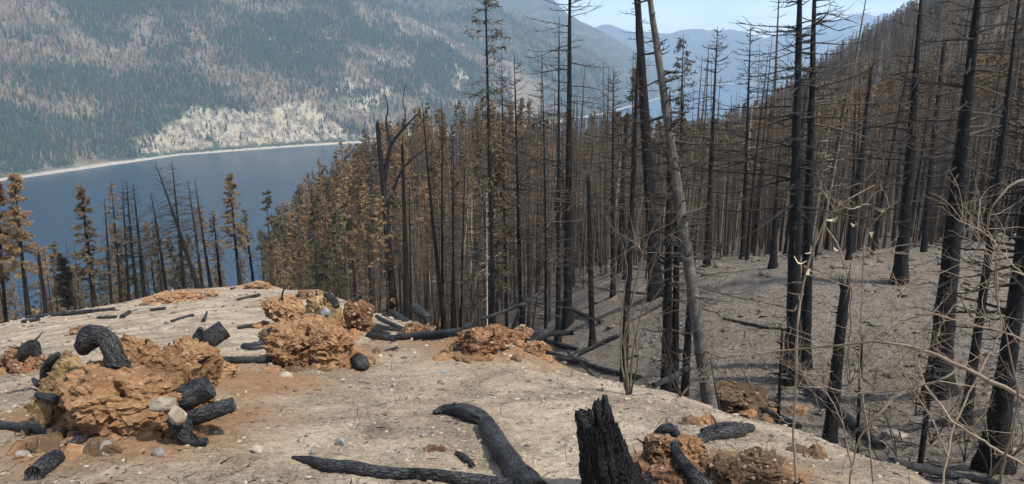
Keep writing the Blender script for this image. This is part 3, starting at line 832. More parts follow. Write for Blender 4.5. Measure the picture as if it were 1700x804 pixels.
# ------------------------------------------------------------------ the dense burnt stand: single trees, copies of a few kinds
PROTO = {}
for kind, cnt, h, r0 in (('bare', 4, 13, 0.115), ('sparse', 4, 13, 0.10), ('umber', 3, 12, 0.10), ('brown', 3, 12, 0.10), ('green', 1, 12, 0.1), ('birch', 2, 9, 0.06), ('pole_broken', 2, 7, 0.10)):
    PROTO[kind] = [(*tree_meshes(kind, h, r0, 900 + 31 * i + len(kind), 0.6), h) for i in range(cnt)]
STAND = []
COUNTED = []
def scatter_stand(n, a0, a1, ymin, ymax, kinds, minsep, seed, name, label, group, hlo, hhi):
    r = np.random.default_rng(seed)
    done = 0
    tries = 0
    while done < n and tries < 20000:
        tries += 1
        a = r.uniform(a0, a1); e = edgeY(a)
        lo = max(ymin(a), e * 1.06)
        Y = lo + (ymax - lo) * r.random() ** 1.15
        X = a * Y
        if STAND and np.min((np.array(STAND)[:, 0] - X) ** 2 + (np.array(STAND)[:, 1] - Y) ** 2) < minsep ** 2: continue
        if np.min((NEARXY[:, 0] - X) ** 2 + (NEARXY[:, 1] - Y) ** 2) < 0.8: continue
        kind = kinds[r.integers(len(kinds))]
        tm, bm, h = PROTO[kind][r.integers(len(PROTO[kind]))]
        s = r.uniform(hlo, hhi) / h * (0.75 if kind == 'pole_broken' else 1)
        e_ = place_tree(name[kind], tm, bm, (X, Y, gnd(X, Y)), (r.normal(0, 0.045), r.normal(0, 0.045)), r.uniform(0, 6.28), s, r.uniform(0.55, 1.45), label[kind], group)
        COUNTED.append((a, label[kind], e_))
        STAND.append((X, Y)); done += 1
nm = {'bare': 'charred_conifer', 'sparse': 'charred_conifer', 'umber': 'scorched_conifer', 'brown': 'scorched_conifer', 'birch': 'pale_dead_birch', 'pole_broken': 'charred_pole', 'green': 'green_conifer'}
lb = {'bare': 'slender charred conifer in the crowd of trunks beyond the gully', 'sparse': 'slender charred conifer in the crowd of trunks beyond the gully',
      'umber': 'dark brown needled conifer in the crowd of trunks beyond the gully', 'brown': 'rust brown needled conifer in the crowd of trunks beyond the gully',
      'birch': 'pale leafless birch in the crowd of charred trunks beyond the gully', 'pole_broken': 'short broken black pole in the crowd of trunks beyond the gully'}
scatter_stand(215, -0.16, 0.80, lambda a: np.interp(a, [-0.16, 0.0, 0.1, 0.25, 0.4, 0.8], [24, 27, 33, 30, 28, 26]), 85, ['bare', 'bare', 'sparse', 'sparse', 'sparse', 'umber', 'pole_broken', 'birch'] , 0.9, 3, nm, lb, 'crowded burnt trees beyond the gully', 5, 11.5)
lb2 = {'bare': 'thin charred conifer on the slope falling to the lake', 'sparse': 'thin charred conifer on the slope falling to the lake',
       'umber': 'dark scorched young conifer on the slope falling to the lake', 'brown': 'rusty scorched young conifer on the slope falling to the lake'}
scatter_stand(46, -0.78, -0.20, lambda a: 40, 92, ['bare', 'sparse', 'sparse', 'sparse', 'brown', 'umber'], 1.0, 4, nm, lb2, 'scorched trees on the lake slope', 5, 10)

LAND = [(-0.62, 'the short black branchless snag'), (-0.56, 'the bushy olive brown fir'), (-0.41, 'the strongly leaning trunk'), (-0.366, 'the lone rusty conifer'), (-0.16, 'the thick forked snag'), (-0.025, 'the very tall needled conifer'), (0.075, 'the thick centre trunk'), (0.19, 'the heavy leaning black trunk'), (0.30, 'the lone upswept conifer'), (0.385, 'the twin trunks'), (0.52, 'the big crest conifer'), (0.585, 'the thickest black trunk')]
ORD = 'first second third fourth fifth sixth seventh eighth ninth tenth eleventh twelfth thirteenth fourteenth fifteenth sixteenth seventeenth eighteenth nineteenth twentieth'.split()
def ordn(i): return ORD[i] if i < 20 else '%dth' % (i + 1) if (i + 1) % 10 not in (1, 2, 3) else '%d%s' % (i + 1, {1: 'st', 2: 'nd', 3: 'rd'}[(i + 1) % 10])
SHORT = {'slender charred conifer in the crowd of trunks beyond the gully': 'slender charred conifer beyond the gully', 'dark brown needled conifer in the crowd of trunks beyond the gully': 'dark brown needled conifer beyond the gully',
         'rust brown needled conifer in the crowd of trunks beyond the gully': 'rusty needled conifer beyond the gully', 'pale leafless birch in the crowd of charred trunks beyond the gully': 'pale leafless birch beyond the gully',
         'short broken black pole in the crowd of trunks beyond the gully': 'short broken pole beyond the gully', 'thin charred conifer on the slope falling to the lake': 'thin charred conifer on the lake slope',
         'dark scorched young conifer on the slope falling to the lake': 'dark scorched young conifer on the lake slope', 'rusty scorched young conifer on the slope falling to the lake': 'rusty young conifer on the lake slope'}
cnt_ = {}
for a, lab, e_ in sorted(COUNTED, key=lambda q: q[0]):
    i = max([k for k in range(len(LAND)) if LAND[k][0] < a], default=-1)
    k_ = (i, lab); cnt_[k_] = cnt_.get(k_, 0) + 1
    e_['label'] = '%s, %s right of %s' % (SHORT[lab], ordn(cnt_[k_] - 1), LAND[i][1] if i >= 0 else 'the left picture edge')

# ------------------------------------------------------------------ the burnt forest farther off reads as one mass
pc = bpy.data.collections.new('forest_tree_kinds')
order = []
for kind, cnt, h, r0 in (('bare', 2, 15, 0.14), ('umber', 4, 15, 0.15), ('brown', 3, 15, 0.15), ('green', 2, 15, 0.15), ('birch', 1, 11, 0.09)):
    for i in range(cnt):
        A_ = Acc()
        bend = sway(i + 60, h, 0.005)
        sd = 700 + i * 13 + len(kind)
        trunk(A_, h, r0, sd, 7, 5, base=bend)
        P, L = branches(A_, h, 58 if kind != 'birch' else 22, sd + 1, 0.18, 0.99, 0.17, 0.15, 1, 0.12, 0.020, bend, mat=1, conic=kind != 'birch', lowstub=0.15)
        mats = [M_birch if kind == 'birch' else M_dull, M_birch if kind == 'birch' else M_twigb]
        if kind in ('umber', 'brown', 'green'):
            needles(A_, P, L, 36, sd + 2, 0.36, {'umber': 0.36, 'brown': 0.42, 'green': 0.15}[kind], h, 2)
            mats.append({'umber': M_umber, 'brown': M_brown, 'green': M_green}[kind])
        o = bpy.data.objects.new('kind_%02d' % len(order), A_.mesh('tree', mats, False))
        pc.objects.link(o); order.append(kind)
for i in range(3):
    h = 11; A_ = Acc(); bend = sway(i + 90, h, 0.008)
    trunk(A_, h, 0.055 + 0.02 * i, 800 + i, 8, 5, base=bend)
    branches(A_, h, 46, 810 + i, 0.12, 0.98, 0.12, 0.35, 3, 0.2, 0.010, bend, mat=1)
    o = bpy.data.objects.new('kind_%02d' % len(order), A_.mesh('tree', [M_dull, M_twigb], False)); pc.objects.link(o); order.append('thin')
KI = {k: [i for i, q in enumerate(order) if q == k] for k in set(order)}
def gn_scatter(name, pts, rot, scl, ki, coll, label, cat):
    me = bpy.data.meshes.new(name); me.vertices.add(len(pts)); me.vertices.foreach_set('co', np.asarray(pts, np.float32).ravel())
    for nm_, arr in (('rot', rot), ('scl', scl)):
        at = me.attributes.new(nm_, 'FLOAT_VECTOR', 'POINT'); at.data.foreach_set('vector', np.asarray(arr, np.float32).ravel())
    at = me.attributes.new('ki', 'INT', 'POINT'); at.data.foreach_set('value', np.asarray(ki, np.int32))
    o = put(name, me, label=label, cat=cat, kind='stuff')
    ng = bpy.data.node_groups.new(name, 'GeometryNodeTree')
    ng.interface.new_socket('Geometry', in_out='INPUT', socket_type='NodeSocketGeometry')
    ng.interface.new_socket('Geometry', in_out='OUTPUT', socket_type='NodeSocketGeometry')
    gi = ng.nodes.new('NodeGroupInput'); go = ng.nodes.new('NodeGroupOutput')
    ip = ng.nodes.new('GeometryNodeInstanceOnPoints'); ci = ng.nodes.new('GeometryNodeCollectionInfo')
    ci.inputs['Collection'].default_value = coll
    ci.inputs['Separate Children'].default_value = True; ci.inputs['Reset Children'].default_value = True
    ip.inputs['Pick Instance'].default_value = True
    def na(nm_, ty):
        x = ng.nodes.new('GeometryNodeInputNamedAttribute'); x.data_type = ty; x.inputs['Name'].default_value = nm_
        return [s for s in x.outputs if s.enabled and s.name == 'Attribute'][0]
    ng.links.new(gi.outputs[0], ip.inputs['Points']); ng.links.new(ci.outputs[0], ip.inputs['Instance'])
    ng.links.new(na('ki', 'INT'), ip.inputs['Instance Index']); ng.links.new(na('rot', 'FLOAT_VECTOR'), ip.inputs['Rotation']); ng.links.new(na('scl', 'FLOAT_VECTOR'), ip.inputs['Scale'])
    ng.links.new(ip.outputs[0], go.inputs[0])
    md = o.modifiers.new('scatter', 'NODES'); md.node_group = ng
    return o
r = np.random.default_rng(77)
def region(n, a0, a1, y0, y1):
    a = r.uniform(a0, a1, n); Y = np.sqrt(r.uniform(y0 ** 2, y1 ** 2, n)); return a * Y, Y
X1, Y1 = region(3100, -0.34, 0.85, 75, 270)
X2, Y2 = region(9500, -0.20, 0.80, 270, 1050)
X3, Y3 = region(500, -0.85, -0.40, 85, 200)
X4, Y4 = region(1050, -0.14, 0.85, 34, 80)
X5, Y5 = region(950, -0.20, 0.85, 80, 170)
X = np.concatenate([X1, X2, X3, X4, X5]); Y = np.concatenate([Y1, Y2, Y3, Y4, Y5]); thin = np.arange(len(X)) >= len(X1) + len(X2) + len(X3)
Z = Hn(X, Y)
ok = (Z > LAKE + 8) & (Y > edgeY(X / Y) * 1.25)
X, Y, Z, thin = X[ok], Y[ok], Z[ok], thin[ok]; n = len(X)
pn = fbm(xyz(X / 55, Y / 55, 2.0), 3, 150)
rn = r.random(n) + 0.5 * pn
a = X / Y
kk = np.empty(n, int)
for i in range(n):
    low = 0.32 if a[i] < 0.1 else 0.30
    bare_lim = float(np.interp(a[i], [-0.2, -0.08, 0.1, 0.3, 0.6], [0.22, 0.66, 0.72, 0.50, 0.38]))
    k = 'bare' if rn[i] < bare_lim else 'umber' if rn[i] < max(0.86 - low, bare_lim + 0.12) else 'brown' if rn[i] < 1.06 else 'green'
    if k == 'umber' and r.random() < 0.03: k = 'birch'
    if Y[i] > 350 and r.random() < 0.14: k = 'green'
    if a[i] < -0.24 and r.random() < 0.15: k = 'green'
    if thin[i]: k = 'thin' if r.random() < 0.9 else 'bare'
    kk[i] = r.choice(KI[k])
hs = r.uniform(0.45, 1.0, n) ** 0.8 * 1.3 * np.interp(Y, [70, 150, 400, 1000], [0.8, 0.95, 1.15, 1.35])
gn_scatter('burnt_forest', np.stack([X, Y, Z - 0.3], -1), np.stack([r.normal(0, 0.03, n), r.normal(0, 0.03, n), r.uniform(0, 6.28, n)], -1), np.stack([hs, hs, hs], -1), kk, pc, 'mass of brown and black burnt forest on the slopes beyond', 'forest')

# ------------------------------------------------------------------ earth clods, stones
import bmesh
_ico = {}
def ico(n):
    if n not in _ico:
        bm = bmesh.new(); bmesh.ops.create_icosphere(bm, subdivisions=n, radius=1)
        V = np.array([v.co[:] for v in bm.verts]); F = np.array([[v.index for v in f.verts] for f in bm.faces]); bm.free()
        V /= np.linalg.norm(V, axis=1, keepdims=True)
        _ico[n] = (V, F)
    return _ico[n]
def earth_mat(name, c1, c2, c3, dark=0.35):
    m, nt, bs = mat_new(name); b = NB(nt)
    oc = b.n('ShaderNodeNewGeometry').outputs['Position']
    n1 = b.noise(oc, 3.2, 6, 0.65); n2 = b.noise(oc, 16, 6, 0.7); n3 = b.noise(oc, 70, 3, 0.7); n0 = b.noise(oc, 1.3, 3, 0.6)
    c = b.mix(b.mr(n1, 0.35, 0.65), c1, c2)
    c = b.mix(b.mr(n2, 0.48, 0.66), c, c3)
    c = b.mix(b.math('MULTIPLY', b.mr(n0, 0.50, 0.62), dark), c, (0.085, 0.050, 0.030))  # dark soil patches, also painted in for shadows on the broken clods
    c = b.mix(b.math('MULTIPLY', b.mr(b.noise(oc, 6.5, 5, 0.7), 0.50, 0.64), 0.55), c, (0.13, 0.075, 0.042))
    c = b.mix(b.math('MULTIPLY', b.mr(n3, 0.58, 0.7), 0.6), c, (0.055, 0.038, 0.028))
    b.l(c, bs.inputs['Base Color']); bs.inputs['Roughness'].default_value = 0.95; bs.inputs['Specular IOR Level'].default_value = 0.12
    b.l(b.bump(b.math('ADD', n2, b.math('MULTIPLY', n3, 0.35)), 1.0, 0.05), bs.inputs['Normal'])
    return m
M_earth = earth_mat('orange_earth', (0.225, 0.118, 0.058), (0.345, 0.195, 0.100), (0.43, 0.28, 0.165), 0.55)
M_red = earth_mat('red_brown_earth', (0.165, 0.078, 0.042), (0.26, 0.135, 0.075), (0.33, 0.20, 0.12), 0.6)
M_yell = earth_mat('yellow_earth', (0.26, 0.16, 0.065), (0.38, 0.265, 0.125), (0.48, 0.39, 0.25), 0.6)
M_duff = earth_mat('dark_rooty_earth', (0.095, 0.060, 0.037), (0.165, 0.108, 0.066), (0.22, 0.155, 0.10), 0.6)
def stone_mat(name, a, c):
    m, nt, bs = mat_new(name); b = NB(nt)
    oc = b.n('ShaderNodeNewGeometry').outputs['Position']
    n1 = b.noise(oc, 9, 5, 0.6); n2 = b.noise(oc, 60, 3, 0.6)
    cc = b.mix(b.mr(n1, 0.35, 0.68), a, c)
    r_ = b.n('ShaderNodeObjectInfo').outputs['Random']
    hsv = b.n('ShaderNodeHueSaturation'); b.l(cc, hsv.inputs['Color']); b.l(b.mr(r_, 0, 1, 0.75, 1.2), hsv.inputs['Value'])
    b.l(hsv.outputs[0], bs.inputs['Base Color']); bs.inputs['Roughness'].default_value = 0.75
    b.l(b.bump(b.math('ADD', n1, b.math('MULTIPLY', n2, 0.3)), 0.5, 0.01), bs.inputs['Normal'])
    return m
M_stone = stone_mat('grey_stone', (0.12, 0.105, 0.09), (0.25, 0.225, 0.195))
M_pale = stone_mat('pale_stone', (0.19, 0.15, 0.11), (0.36, 0.30, 0.235))
M_blue = stone_mat('bluish_stone', (0.13, 0.145, 0.145), (0.27, 0.285, 0.275))

def cells(P, seed):
    """cellular noise: random value of the nearest cell and the distance to the cell border"""
    F = np.floor(P); b1 = np.full(len(P), 1e9); b2 = b1.copy(); val = np.zeros(len(P))
    for dx in (-1, 0, 1):
        for dy in (-1, 0, 1):
            for dz in (-1, 0, 1):
                ix, iy, iz = F[:, 0] + dx, F[:, 1] + dy, F[:, 2] + dz
                c = np.stack([ix + 0.5 + 0.45 * _hash(ix, iy, iz, seed + 1), iy + 0.5 + 0.45 * _hash(ix, iy, iz, seed + 2), iz + 0.5 + 0.45 * _hash(ix, iy, iz, seed + 3)], -1)
                d = np.linalg.norm(P - c, axis=1)
                near = d < b1
                b2 = np.where(near, b1, np.minimum(b2, d))
                val = np.where(near, _hash(ix, iy, iz, seed + 4), val); b1 = np.where(near, d, b1)
    return val, b2 - b1
M_crumb = stone_mat('earth_crumbs', (0.17, 0.115, 0.07), (0.34, 0.25, 0.165))
M_sandcrumb = stone_mat('sand_crumbs', (0.24, 0.19, 0.14), (0.46, 0.385, 0.30))
M_soot = stone_mat('sooty_crumbs', (0.05, 0.042, 0.036), (0.13, 0.112, 0.095))
def rock_shape(seed, n, lump, fine, cut=0.0):
    V, F = ico(n)
    d = 1 + lump * fbm(V * 1.15 + seed * 3.7, 3, seed % 60) + fine * fbm(V * 3.1 + seed, 4, seed % 60 + 5, 0.6, True)
    P = V * d[:, None]
    if cut:      # broken facets
        r_ = np.random.default_rng(seed)
        for _ in range(7):
            nn = r_.normal(0, 1, 3); nn /= np.linalg.norm(nn)
            k = P @ nn - r_.uniform(0.62, 0.85)
            P = P - np.where(k > 0, k * cut, 0)[:, None] * nn
    return P, F
RUB = []
def clod(px, py, w, h, mat, label, name='earth_clod', depth=None, n=5, seed=1, lump=0.5, fine=0.16, dk=0.8, sink=0.0, pebbles=70, cat='earth clod', py_base=None):
    """px,py centre of the clod, w,h its size in photo pixels; it stands on the land under its lower edge"""
    base = hit(px, min(py + h * 0.42, 830)) if py_base is None else hit(px, py_base)
    D = depth or base[1] + 0.3 * w / FPX * base[1] * dk
    x = a_of(px, py) * D; zc = t_of(py) * D
    rx, rz = w / FPX * D / 2, h / FPX * D / 2 * 1.05
    ry = rx * dk
    P, F = rock_shape(seed, n, lump, fine)
    rc = np.random.default_rng(seed + 70)
    for _ in range(11):      # broken faces
        nn = rc.normal(0, 1, 3); nn /= np.linalg.norm(nn)
        k = P @ nn - rc.uniform(0.55, 0.95)
        P = P - np.where(k > 0, k * 0.8, 0)[:, None] * nn
    Wp = P + 0.22 * np.stack([fbm(P * 2.3 + 7 * i, 3, 50 + i) for i in range(3)], -1)
    c2, e2 = cells(Wp * np.array([4.2, 4.2, 6.0]) + seed, seed + 7); c3, e3 = cells(Wp * 11.0 + seed, seed + 9)
    disp = 0.13 * fbm(P * 2.7 + seed, 5, 33, 0.62) + 0.055 * c2 + 0.035 * c3 * (0.4 + 0.6 * (c2 > 0)) + 0.05 * fbm(P * 11 + seed, 3, 36, 0.7)
    vn = lambda f, sd_: np.stack([fbm(P * f + 31.7 * i + seed, 3, sd_ + 3 * i, 0.6) for i in range(3)], -1)
    P = P + 0.30 * vn(1.7, 60) + 0.13 * vn(4.3, 70)
    hol = sstep(0.16, 0.36, fbm(P * 2.1 + seed * 2, 3, 44))          # hollows where soil fell out
    P = P * (1 + disp - 0.36 * hol)[:, None]
    P = P * np.array([rx, ry, rz])
    g = gnd(x, D)
    zlow = zc - rz
    o = put(name, None, None, (x, D, zc - sink), label, cat)
    RUB.append((x, D, rx, ry))
    if zlow > g + 0.02:      # reach down to the land
        m = P[:, 2] < 0
        P[m, 2] *= (zc - g + 0.08) / rz
    put('soil', mesh_np('soil', P, None, F, False, [mat]), o)
    rr_ = np.random.default_rng(seed + 300)
    for _ in range(4 if w > 40 else 2):       # burnt roots sticking out of the soil
        k = rr_.integers(len(P)); p0 = P[k] * 0.75; d = P[k] / np.linalg.norm(P[k]) + rr_.normal(0, 0.35, 3); d[2] = abs(d[2]) * 0.8 + 0.05
        if P[k][2] < 0: continue
        l = rx * rr_.uniform(0.35, 0.8); Q_ = [p0]
        for _s in range(6):
            Q_.append(Q_[-1] + d / np.linalg.norm(d) * l / 6); d = d + rr_.normal(0, 0.25, 3)
        B_ = Acc(); r1_ = rx * rr_.uniform(0.03, 0.085); tubes(B_, np.array(Q_)[None], np.linspace(r1_, r1_ * 0.35, 7)[None], 7)
        put('burnt_root', B_.mesh('burnt_root', [M_char]), o)
    if pebbles:
        r_ = np.random.default_rng(seed + 400)
        k = r_.choice(len(P), pebbles)
        Vp, Fp = ico(1)
        sz = (0.006 + 0.022 * r_.random(pebbles) ** 3) * D / 7
        R3 = r_.uniform(0.6, 1.3, (pebbles, 1, 3))
        Vq = (P[k] * 1.0)[:, None] + Vp[None] * (1 + 0.25 * r_.standard_normal((pebbles, len(Vp), 1))) * sz[:, None, None] * R3
        Fq = Fp[None] + (np.arange(pebbles) * len(Vp))[:, None, None]
        put('embedded_pebbles', mesh_np('pebbles', Vq.reshape(-1, 3), None, Fq.reshape(-1, 3), False, [M_crumb]), o, kind='stuff')
    return o, (x, D, zc)
def stone(px, py, w, h, label, mat=None, seed=1, lift=0.3, depth=None, group=None, n=3):
    p = hit(px, py + h * 0.3)
    D = depth or p[1]
    x = a_of(px, py) * D
    rx = w / FPX * D / 2; rz = h / FPX * D / 2
    P, F = rock_shape(seed, n, 0.45, 0.10, 0.95)
    P = P * np.array([rx, rx * 0.8, rz * 1.15])
    z = t_of(py) * D if depth else gnd(x, D) + rz * lift
    put('stone', mesh_np('stone', P, None, F, False, [mat or M_stone]), None, (x, D, z), label, 'stone', group)

# the big torn-up root mound at the left
clod(205, 735, 250, 110, M_red, 'low red earth bank under the big left mound', seed=3, n=5, lump=0.35, fine=0.1, depth=6.25)
clod(212, 668, 225, 120, M_earth, 'largest orange earth clod with overhanging edge, front of the left mound', seed=4, n=6, lump=0.55, fine=0.24, depth=6.4)
clod(303, 606, 120, 86, M_earth, 'rounded orange clod at the back right of the left mound', seed=17, n=6, fine=0.16, depth=7.2)
clod(232, 597, 92, 84, M_earth, 'orange clod behind the curled black root', seed=8, n=5, depth=7.4)
clod(112, 622, 82, 84, M_yell, 'yellowish crumbly clod at the left of the big mound', seed=9, n=5, fine=0.22, depth=6.9)
clod(100, 655, 110, 56, M_yell, 'low yellow clod under the crumbly yellowish one', seed=10, n=5, depth=6.8)
clod(288, 712, 85, 50, M_red, 'small red clod below the two pale stones', seed=11, n=5, depth=6.1)
clod(42, 600, 70, 44, M_red, 'reddish clod with charred roots at the left picture edge', seed=12, n=5)
clod(352, 612, 74, 40, M_earth, 'low orange clod beside the thin horizontal log', seed=13, n=5)
clod(10, 600, 40, 32, M_duff, 'dark clod cut by the left picture edge', seed=14, n=4, pebbles=20)
# the second mound
clod(522, 566, 135, 92, M_earth, 'large crumbling orange clod in front of the middle mound', seed=21, n=6, fine=0.24)
clod(476, 520, 82, 52, M_earth, 'low orange clod at the left of the middle mound', seed=22, n=5)
clod(541, 510, 62, 58, M_yell, 'yellow clod on top of the middle mound', seed=23, n=5, depth=14.0)
clod(594, 527, 64, 58, M_red, 'round red brown clod at the right of the middle mound', seed=24, n=5, fine=0.2)
clod(573, 590, 52, 34, M_earth, 'small orange clod at the right foot of the middle mound', seed=25, n=5, pebbles=30)
clod(455, 560, 50, 34, M_duff, 'dark clod left of the middle mound', seed=26, n=4, pebbles=20)
clod(545, 598, 70, 26, M_red, 'flat red earth at the foot of the middle mound', seed=27, n=5, pebbles=40)
# the row of mounds along the spur edge
clod(685, 545, 34, 26, M_earth, 'small orange clod first in the row along the spur edge', seed=31, n=4, pebbles=30)
clod(740, 538, 46, 32, M_earth, 'pointed orange clod in the row behind the long charred log', seed=32, n=5, pebbles=30)
clod(803, 566, 108, 54, M_red, 'wide red brown earth mound on the spur edge', seed=33, n=6)
clod(868, 556, 44, 30, M_red, 'red clod right of the wide earth mound', seed=34, n=5, pebbles=30)
clod(890, 578, 46, 26, M_earth, 'small orange clod at the right end of the spur edge row', seed=35, n=4, pebbles=30)
clod(660, 502, 24, 20, M_duff, 'small brown clod at the foot of the thick black snag', seed=36, n=4, pebbles=15)
clod(712, 548, 30, 16, M_duff, 'dark clod between two orange clods on the spur edge', seed=37, n=4, pebbles=15)
# far clods on the clearing
clod(288, 494, 84, 20, M_earth, 'low orange earth pile near the far rim of the clearing', seed=41, n=5)
clod(352, 488, 18, 12, M_earth, 'tiny orange clod at the far rim of the clearing', seed=42, n=4, pebbles=10)
clod(430, 474, 44, 14, M_earth, 'flat orange pile at the far crest of the clearing', seed=43, n=4, pebbles=15)
clod(582, 471, 20, 22, M_yell, 'lone pale clod standing upright on the far crest', seed=44, n=4, pebbles=10)
clod(512, 490, 46, 14, M_red, 'reddish clod with charred log behind the middle mound', seed=45, n=4, pebbles=15)
clod(445, 503, 26, 10, M_red, 'flat reddish clod left behind the middle mound', seed=46, n=4, pebbles=10)
clod(130, 550, 30, 12, M_red, 'flat reddish clod on the sand behind the left mound', seed=47, n=4, pebbles=10)
# right foreground
clod(1098, 748, 82, 62, M_earth, 'tan earth clod beside the black stump', seed=51, n=6)
clod(1140, 752, 70, 56, M_earth, 'tan earth clod in front of the jagged charred log', seed=52, n=5)
clod(1120, 795, 110, 60, M_red, 'dark red earth between the stump and the pebbly mound', seed=53, n=5)
clod(1240, 785, 150, 76, M_duff, 'pebbly brown earth mound at the bottom of the picture', seed=54, n=6, fine=0.22, pebbles=260)
clod(1218, 664, 125, 44, M_duff, 'dark rooty earth mound at the edge of the gully', seed=55, n=6, fine=0.22)
clod(1300, 800, 70, 34, M_duff, 'low brown earth right of the pebbly mound', seed=56, n=5)

st = [(272, 669, 46, 22, M_pale, 'pale flat stone on the front clod of the left mound', 5.78), (294, 690, 30, 32, M_pale, 'pale upright stone beside the large charred log stub', 5.75),
      (425, 746, 25, 15, M_pale, 'pale round stone on the sand right of the left mound', None), (568, 733, 20, 22, M_blue, 'bluish grey stone in the middle foreground', None),
      (540, 520, 18, 15, M_blue, 'bluish stone stuck in the yellow clod', 13.3), (515, 537, 18, 12, M_pale, 'pale stone stuck in the large crumbling clod', None),
      (520, 752, 12, 10, M_blue, 'small bluish stone before the bluish grey one', None), (178, 745, 34, 34, M_stone, 'round grey stone under the overhang of the left mound', None),
      (265, 750, 30, 18, M_stone, 'dark stone below the red clod', None), (38, 752, 26, 14, M_stone, 'dark stone at the left edge above the short log', None),
      (500, 730, 14, 10, M_pale, 'small pale stone left of the bluish grey stone', None), (735, 615, 16, 8, M_blue, 'flat greenish stone below the wide earth mound', None),
      (545, 606, 18, 10, M_pale, 'pale stone at the foot of the middle mound', None), (475, 622, 26, 10, M_pale, 'flat pale stone on orange earth between the mounds', None),
      (1485, 720, 46, 20, M_stone, 'grey boulder on the gully floor', None), (1670, 745, 40, 16, M_stone, 'pale boulder at the foot of the right edge trunk', None),
      (705, 722, 14, 10, M_stone, 'small grey stone above the curved log', None), (655, 640, 12, 8, M_pale, 'tiny pale stone in the middle of the sand', None),
      (450, 605, 14, 10, M_stone, 'grey stone at the end of the thin horizontal log', None), (822, 582, 20, 12, M_stone, 'brown stone stuck in the wide earth mound', None)]
for i, (px, py, w, h, m, lab, dep) in enumerate(st):
    stone(px, py, w, h, lab, m, 60 + i, depth=dep)

# ------------------------------------------------------------------ charred logs, roots and the stump
def path_smooth(P, n):
    P = np.asarray(P, float)
    L = np.concatenate([[0], np.cumsum(np.linalg.norm(np.diff(P[:, :3], axis=0), axis=1))])
    s = np.linspace(0, L[-1], n)
    Q = np.stack([np.interp(s, L, P[:, k]) for k in range(P.shape[1])], 1)
    for _ in range(max(1, n // len(P) // 2)):
        Q[1:-1] = 0.25 * Q[:-2] + 0.5 * Q[1:-1] + 0.25 * Q[2:]
    return Q
def log_(pts, label, name='charred_log', mat=None, S=28, n=40, lift=0.75, cat='log', rough=0.16, stubs=0, seed=0, taper_ends=False, group=None, depths=None):
    """pts (px,py,width px [,depth]); without a depth the log lies on the land"""
    W = []
    for p in pts:
        px, py, w = p[:3]
        if len(p) > 3:
            D = p[3]; q = np.array([a_of(px, py) * D, D, t_of(py) * D]); r0 = w / FPX * D / 2
        else:
            q = hit(px, min(py + w * 0.35, 835)); r0 = w / FPX * q[1] / 2; q = q + np.array([0, 0, r0 * lift])
        W.append([*q, r0])
    Q = path_smooth(W, n)
    base = Q[0, :3].copy()
    P = Q[:, :3] - base; R = Q[:, 3]
    A_ = Acc()
    th = np.arange(S) * 2 * math.pi / S
    L = np.linspace(0, np.linalg.norm(np.diff(P, axis=0), axis=1).sum(), n)
    rm = R.mean()
    c = np.stack([np.cos(th)[None] * 1.6 + 0 * L[:, None], np.sin(th)[None] * 1.6 + 0 * L[:, None], L[:, None] / rm * 0.22 + 0 * th[None]], -1)
    wob = 1 + rough * 1.25 * fbm(c + seed * 5.1, 3, seed % 40) + 0.06 * fbm(c * np.array([5.0, 5.0, 4.0]) + seed, 3, 14, 0.65) + rough * 0.65 * fbm(c * np.array([3.2, 3.2, 1.4]) + seed, 3, 4 + seed % 30, 0.6, True)
    if taper_ends: R = R * np.minimum(1, np.minimum(np.arange(n) + 0.6, n - np.arange(n) - 0.4) / 3)
    tubes(A_, P[None], R[None], S, cap=True, wob=wob[None])
    for k_ in range(len(A_.v)):
        q_ = A_.v[k_] / max(rm, 0.01)
        A_.v[k_] = A_.v[k_] + rm * (0.20 * np.stack([fbm(q_ * 0.9 + 11 * i + seed, 3, 80 + i, 0.6) for i in range(3)], -1) + 0.05 * np.stack([fbm(q_ * 4 + 11 * i + seed, 2, 84 + i, 0.6) for i in range(3)], -1))
    r_ = np.random.default_rng(seed + 5)
    for _ in range(stubs):
        i = r_.integers(2, n - 3); d = r_.normal(0, 1, 3); d[2] = abs(d[2]); d /= np.linalg.norm(d)
        l = rm * r_.uniform(1.5, 3.5)
        tubes(A_, np.array([[P[i], P[i] + d * (R[i] + l * 0.5), P[i] + d * (R[i] + l) + r_.normal(0, 0.2 * l, 3)]]), np.array([[rm * 0.3, rm * 0.22, rm * 0.06]]), 7)
    return put(name, A_.mesh(name, [mat or M_charlog]), None, base, label, cat, group)

log_([(258, 684, 42, 6.45), (310, 660, 44, 6.3), (348, 641, 41, 6.35)], 'thick cracked log stub sticking out of the left mound', S=40, seed=1, rough=0.10)
log_([(275, 706, 24, 6.2), (330, 690, 28, 6.08), (388, 671, 26, 6.15)], 'second log stub below the thick one, pointing right', S=36, seed=2, rough=0.10)
log_([(290, 696, 26, 5.95), (300, 710, 36, 5.88), (310, 726, 24, 5.85), (326, 735, 17, 5.85), (344, 732, 11, 5.85)], 'twisted black root hooking right below the log stubs', 'charred_root', S=26, seed=3, rough=0.3, cat='root')
log_([(138, 586, 12, 6.68), (139, 573, 28, 6.65), (148, 561, 34, 6.62), (164, 556, 27, 6.6), (180, 563, 24, 6.57), (188, 583, 29, 6.55), (194, 606, 34, 6.55), (202, 630, 40, 6.6)], 'thick curled black root arching over the left mound', 'charred_root', S=36, n=60, seed=4, rough=0.5, cat='root')
log_([(334, 572, 30, 9.2), (352, 560, 33, 9.2), (372, 546, 33, 9.3)], 'short thick log stub behind the rounded orange clod', S=32, seed=5, rough=0.1)
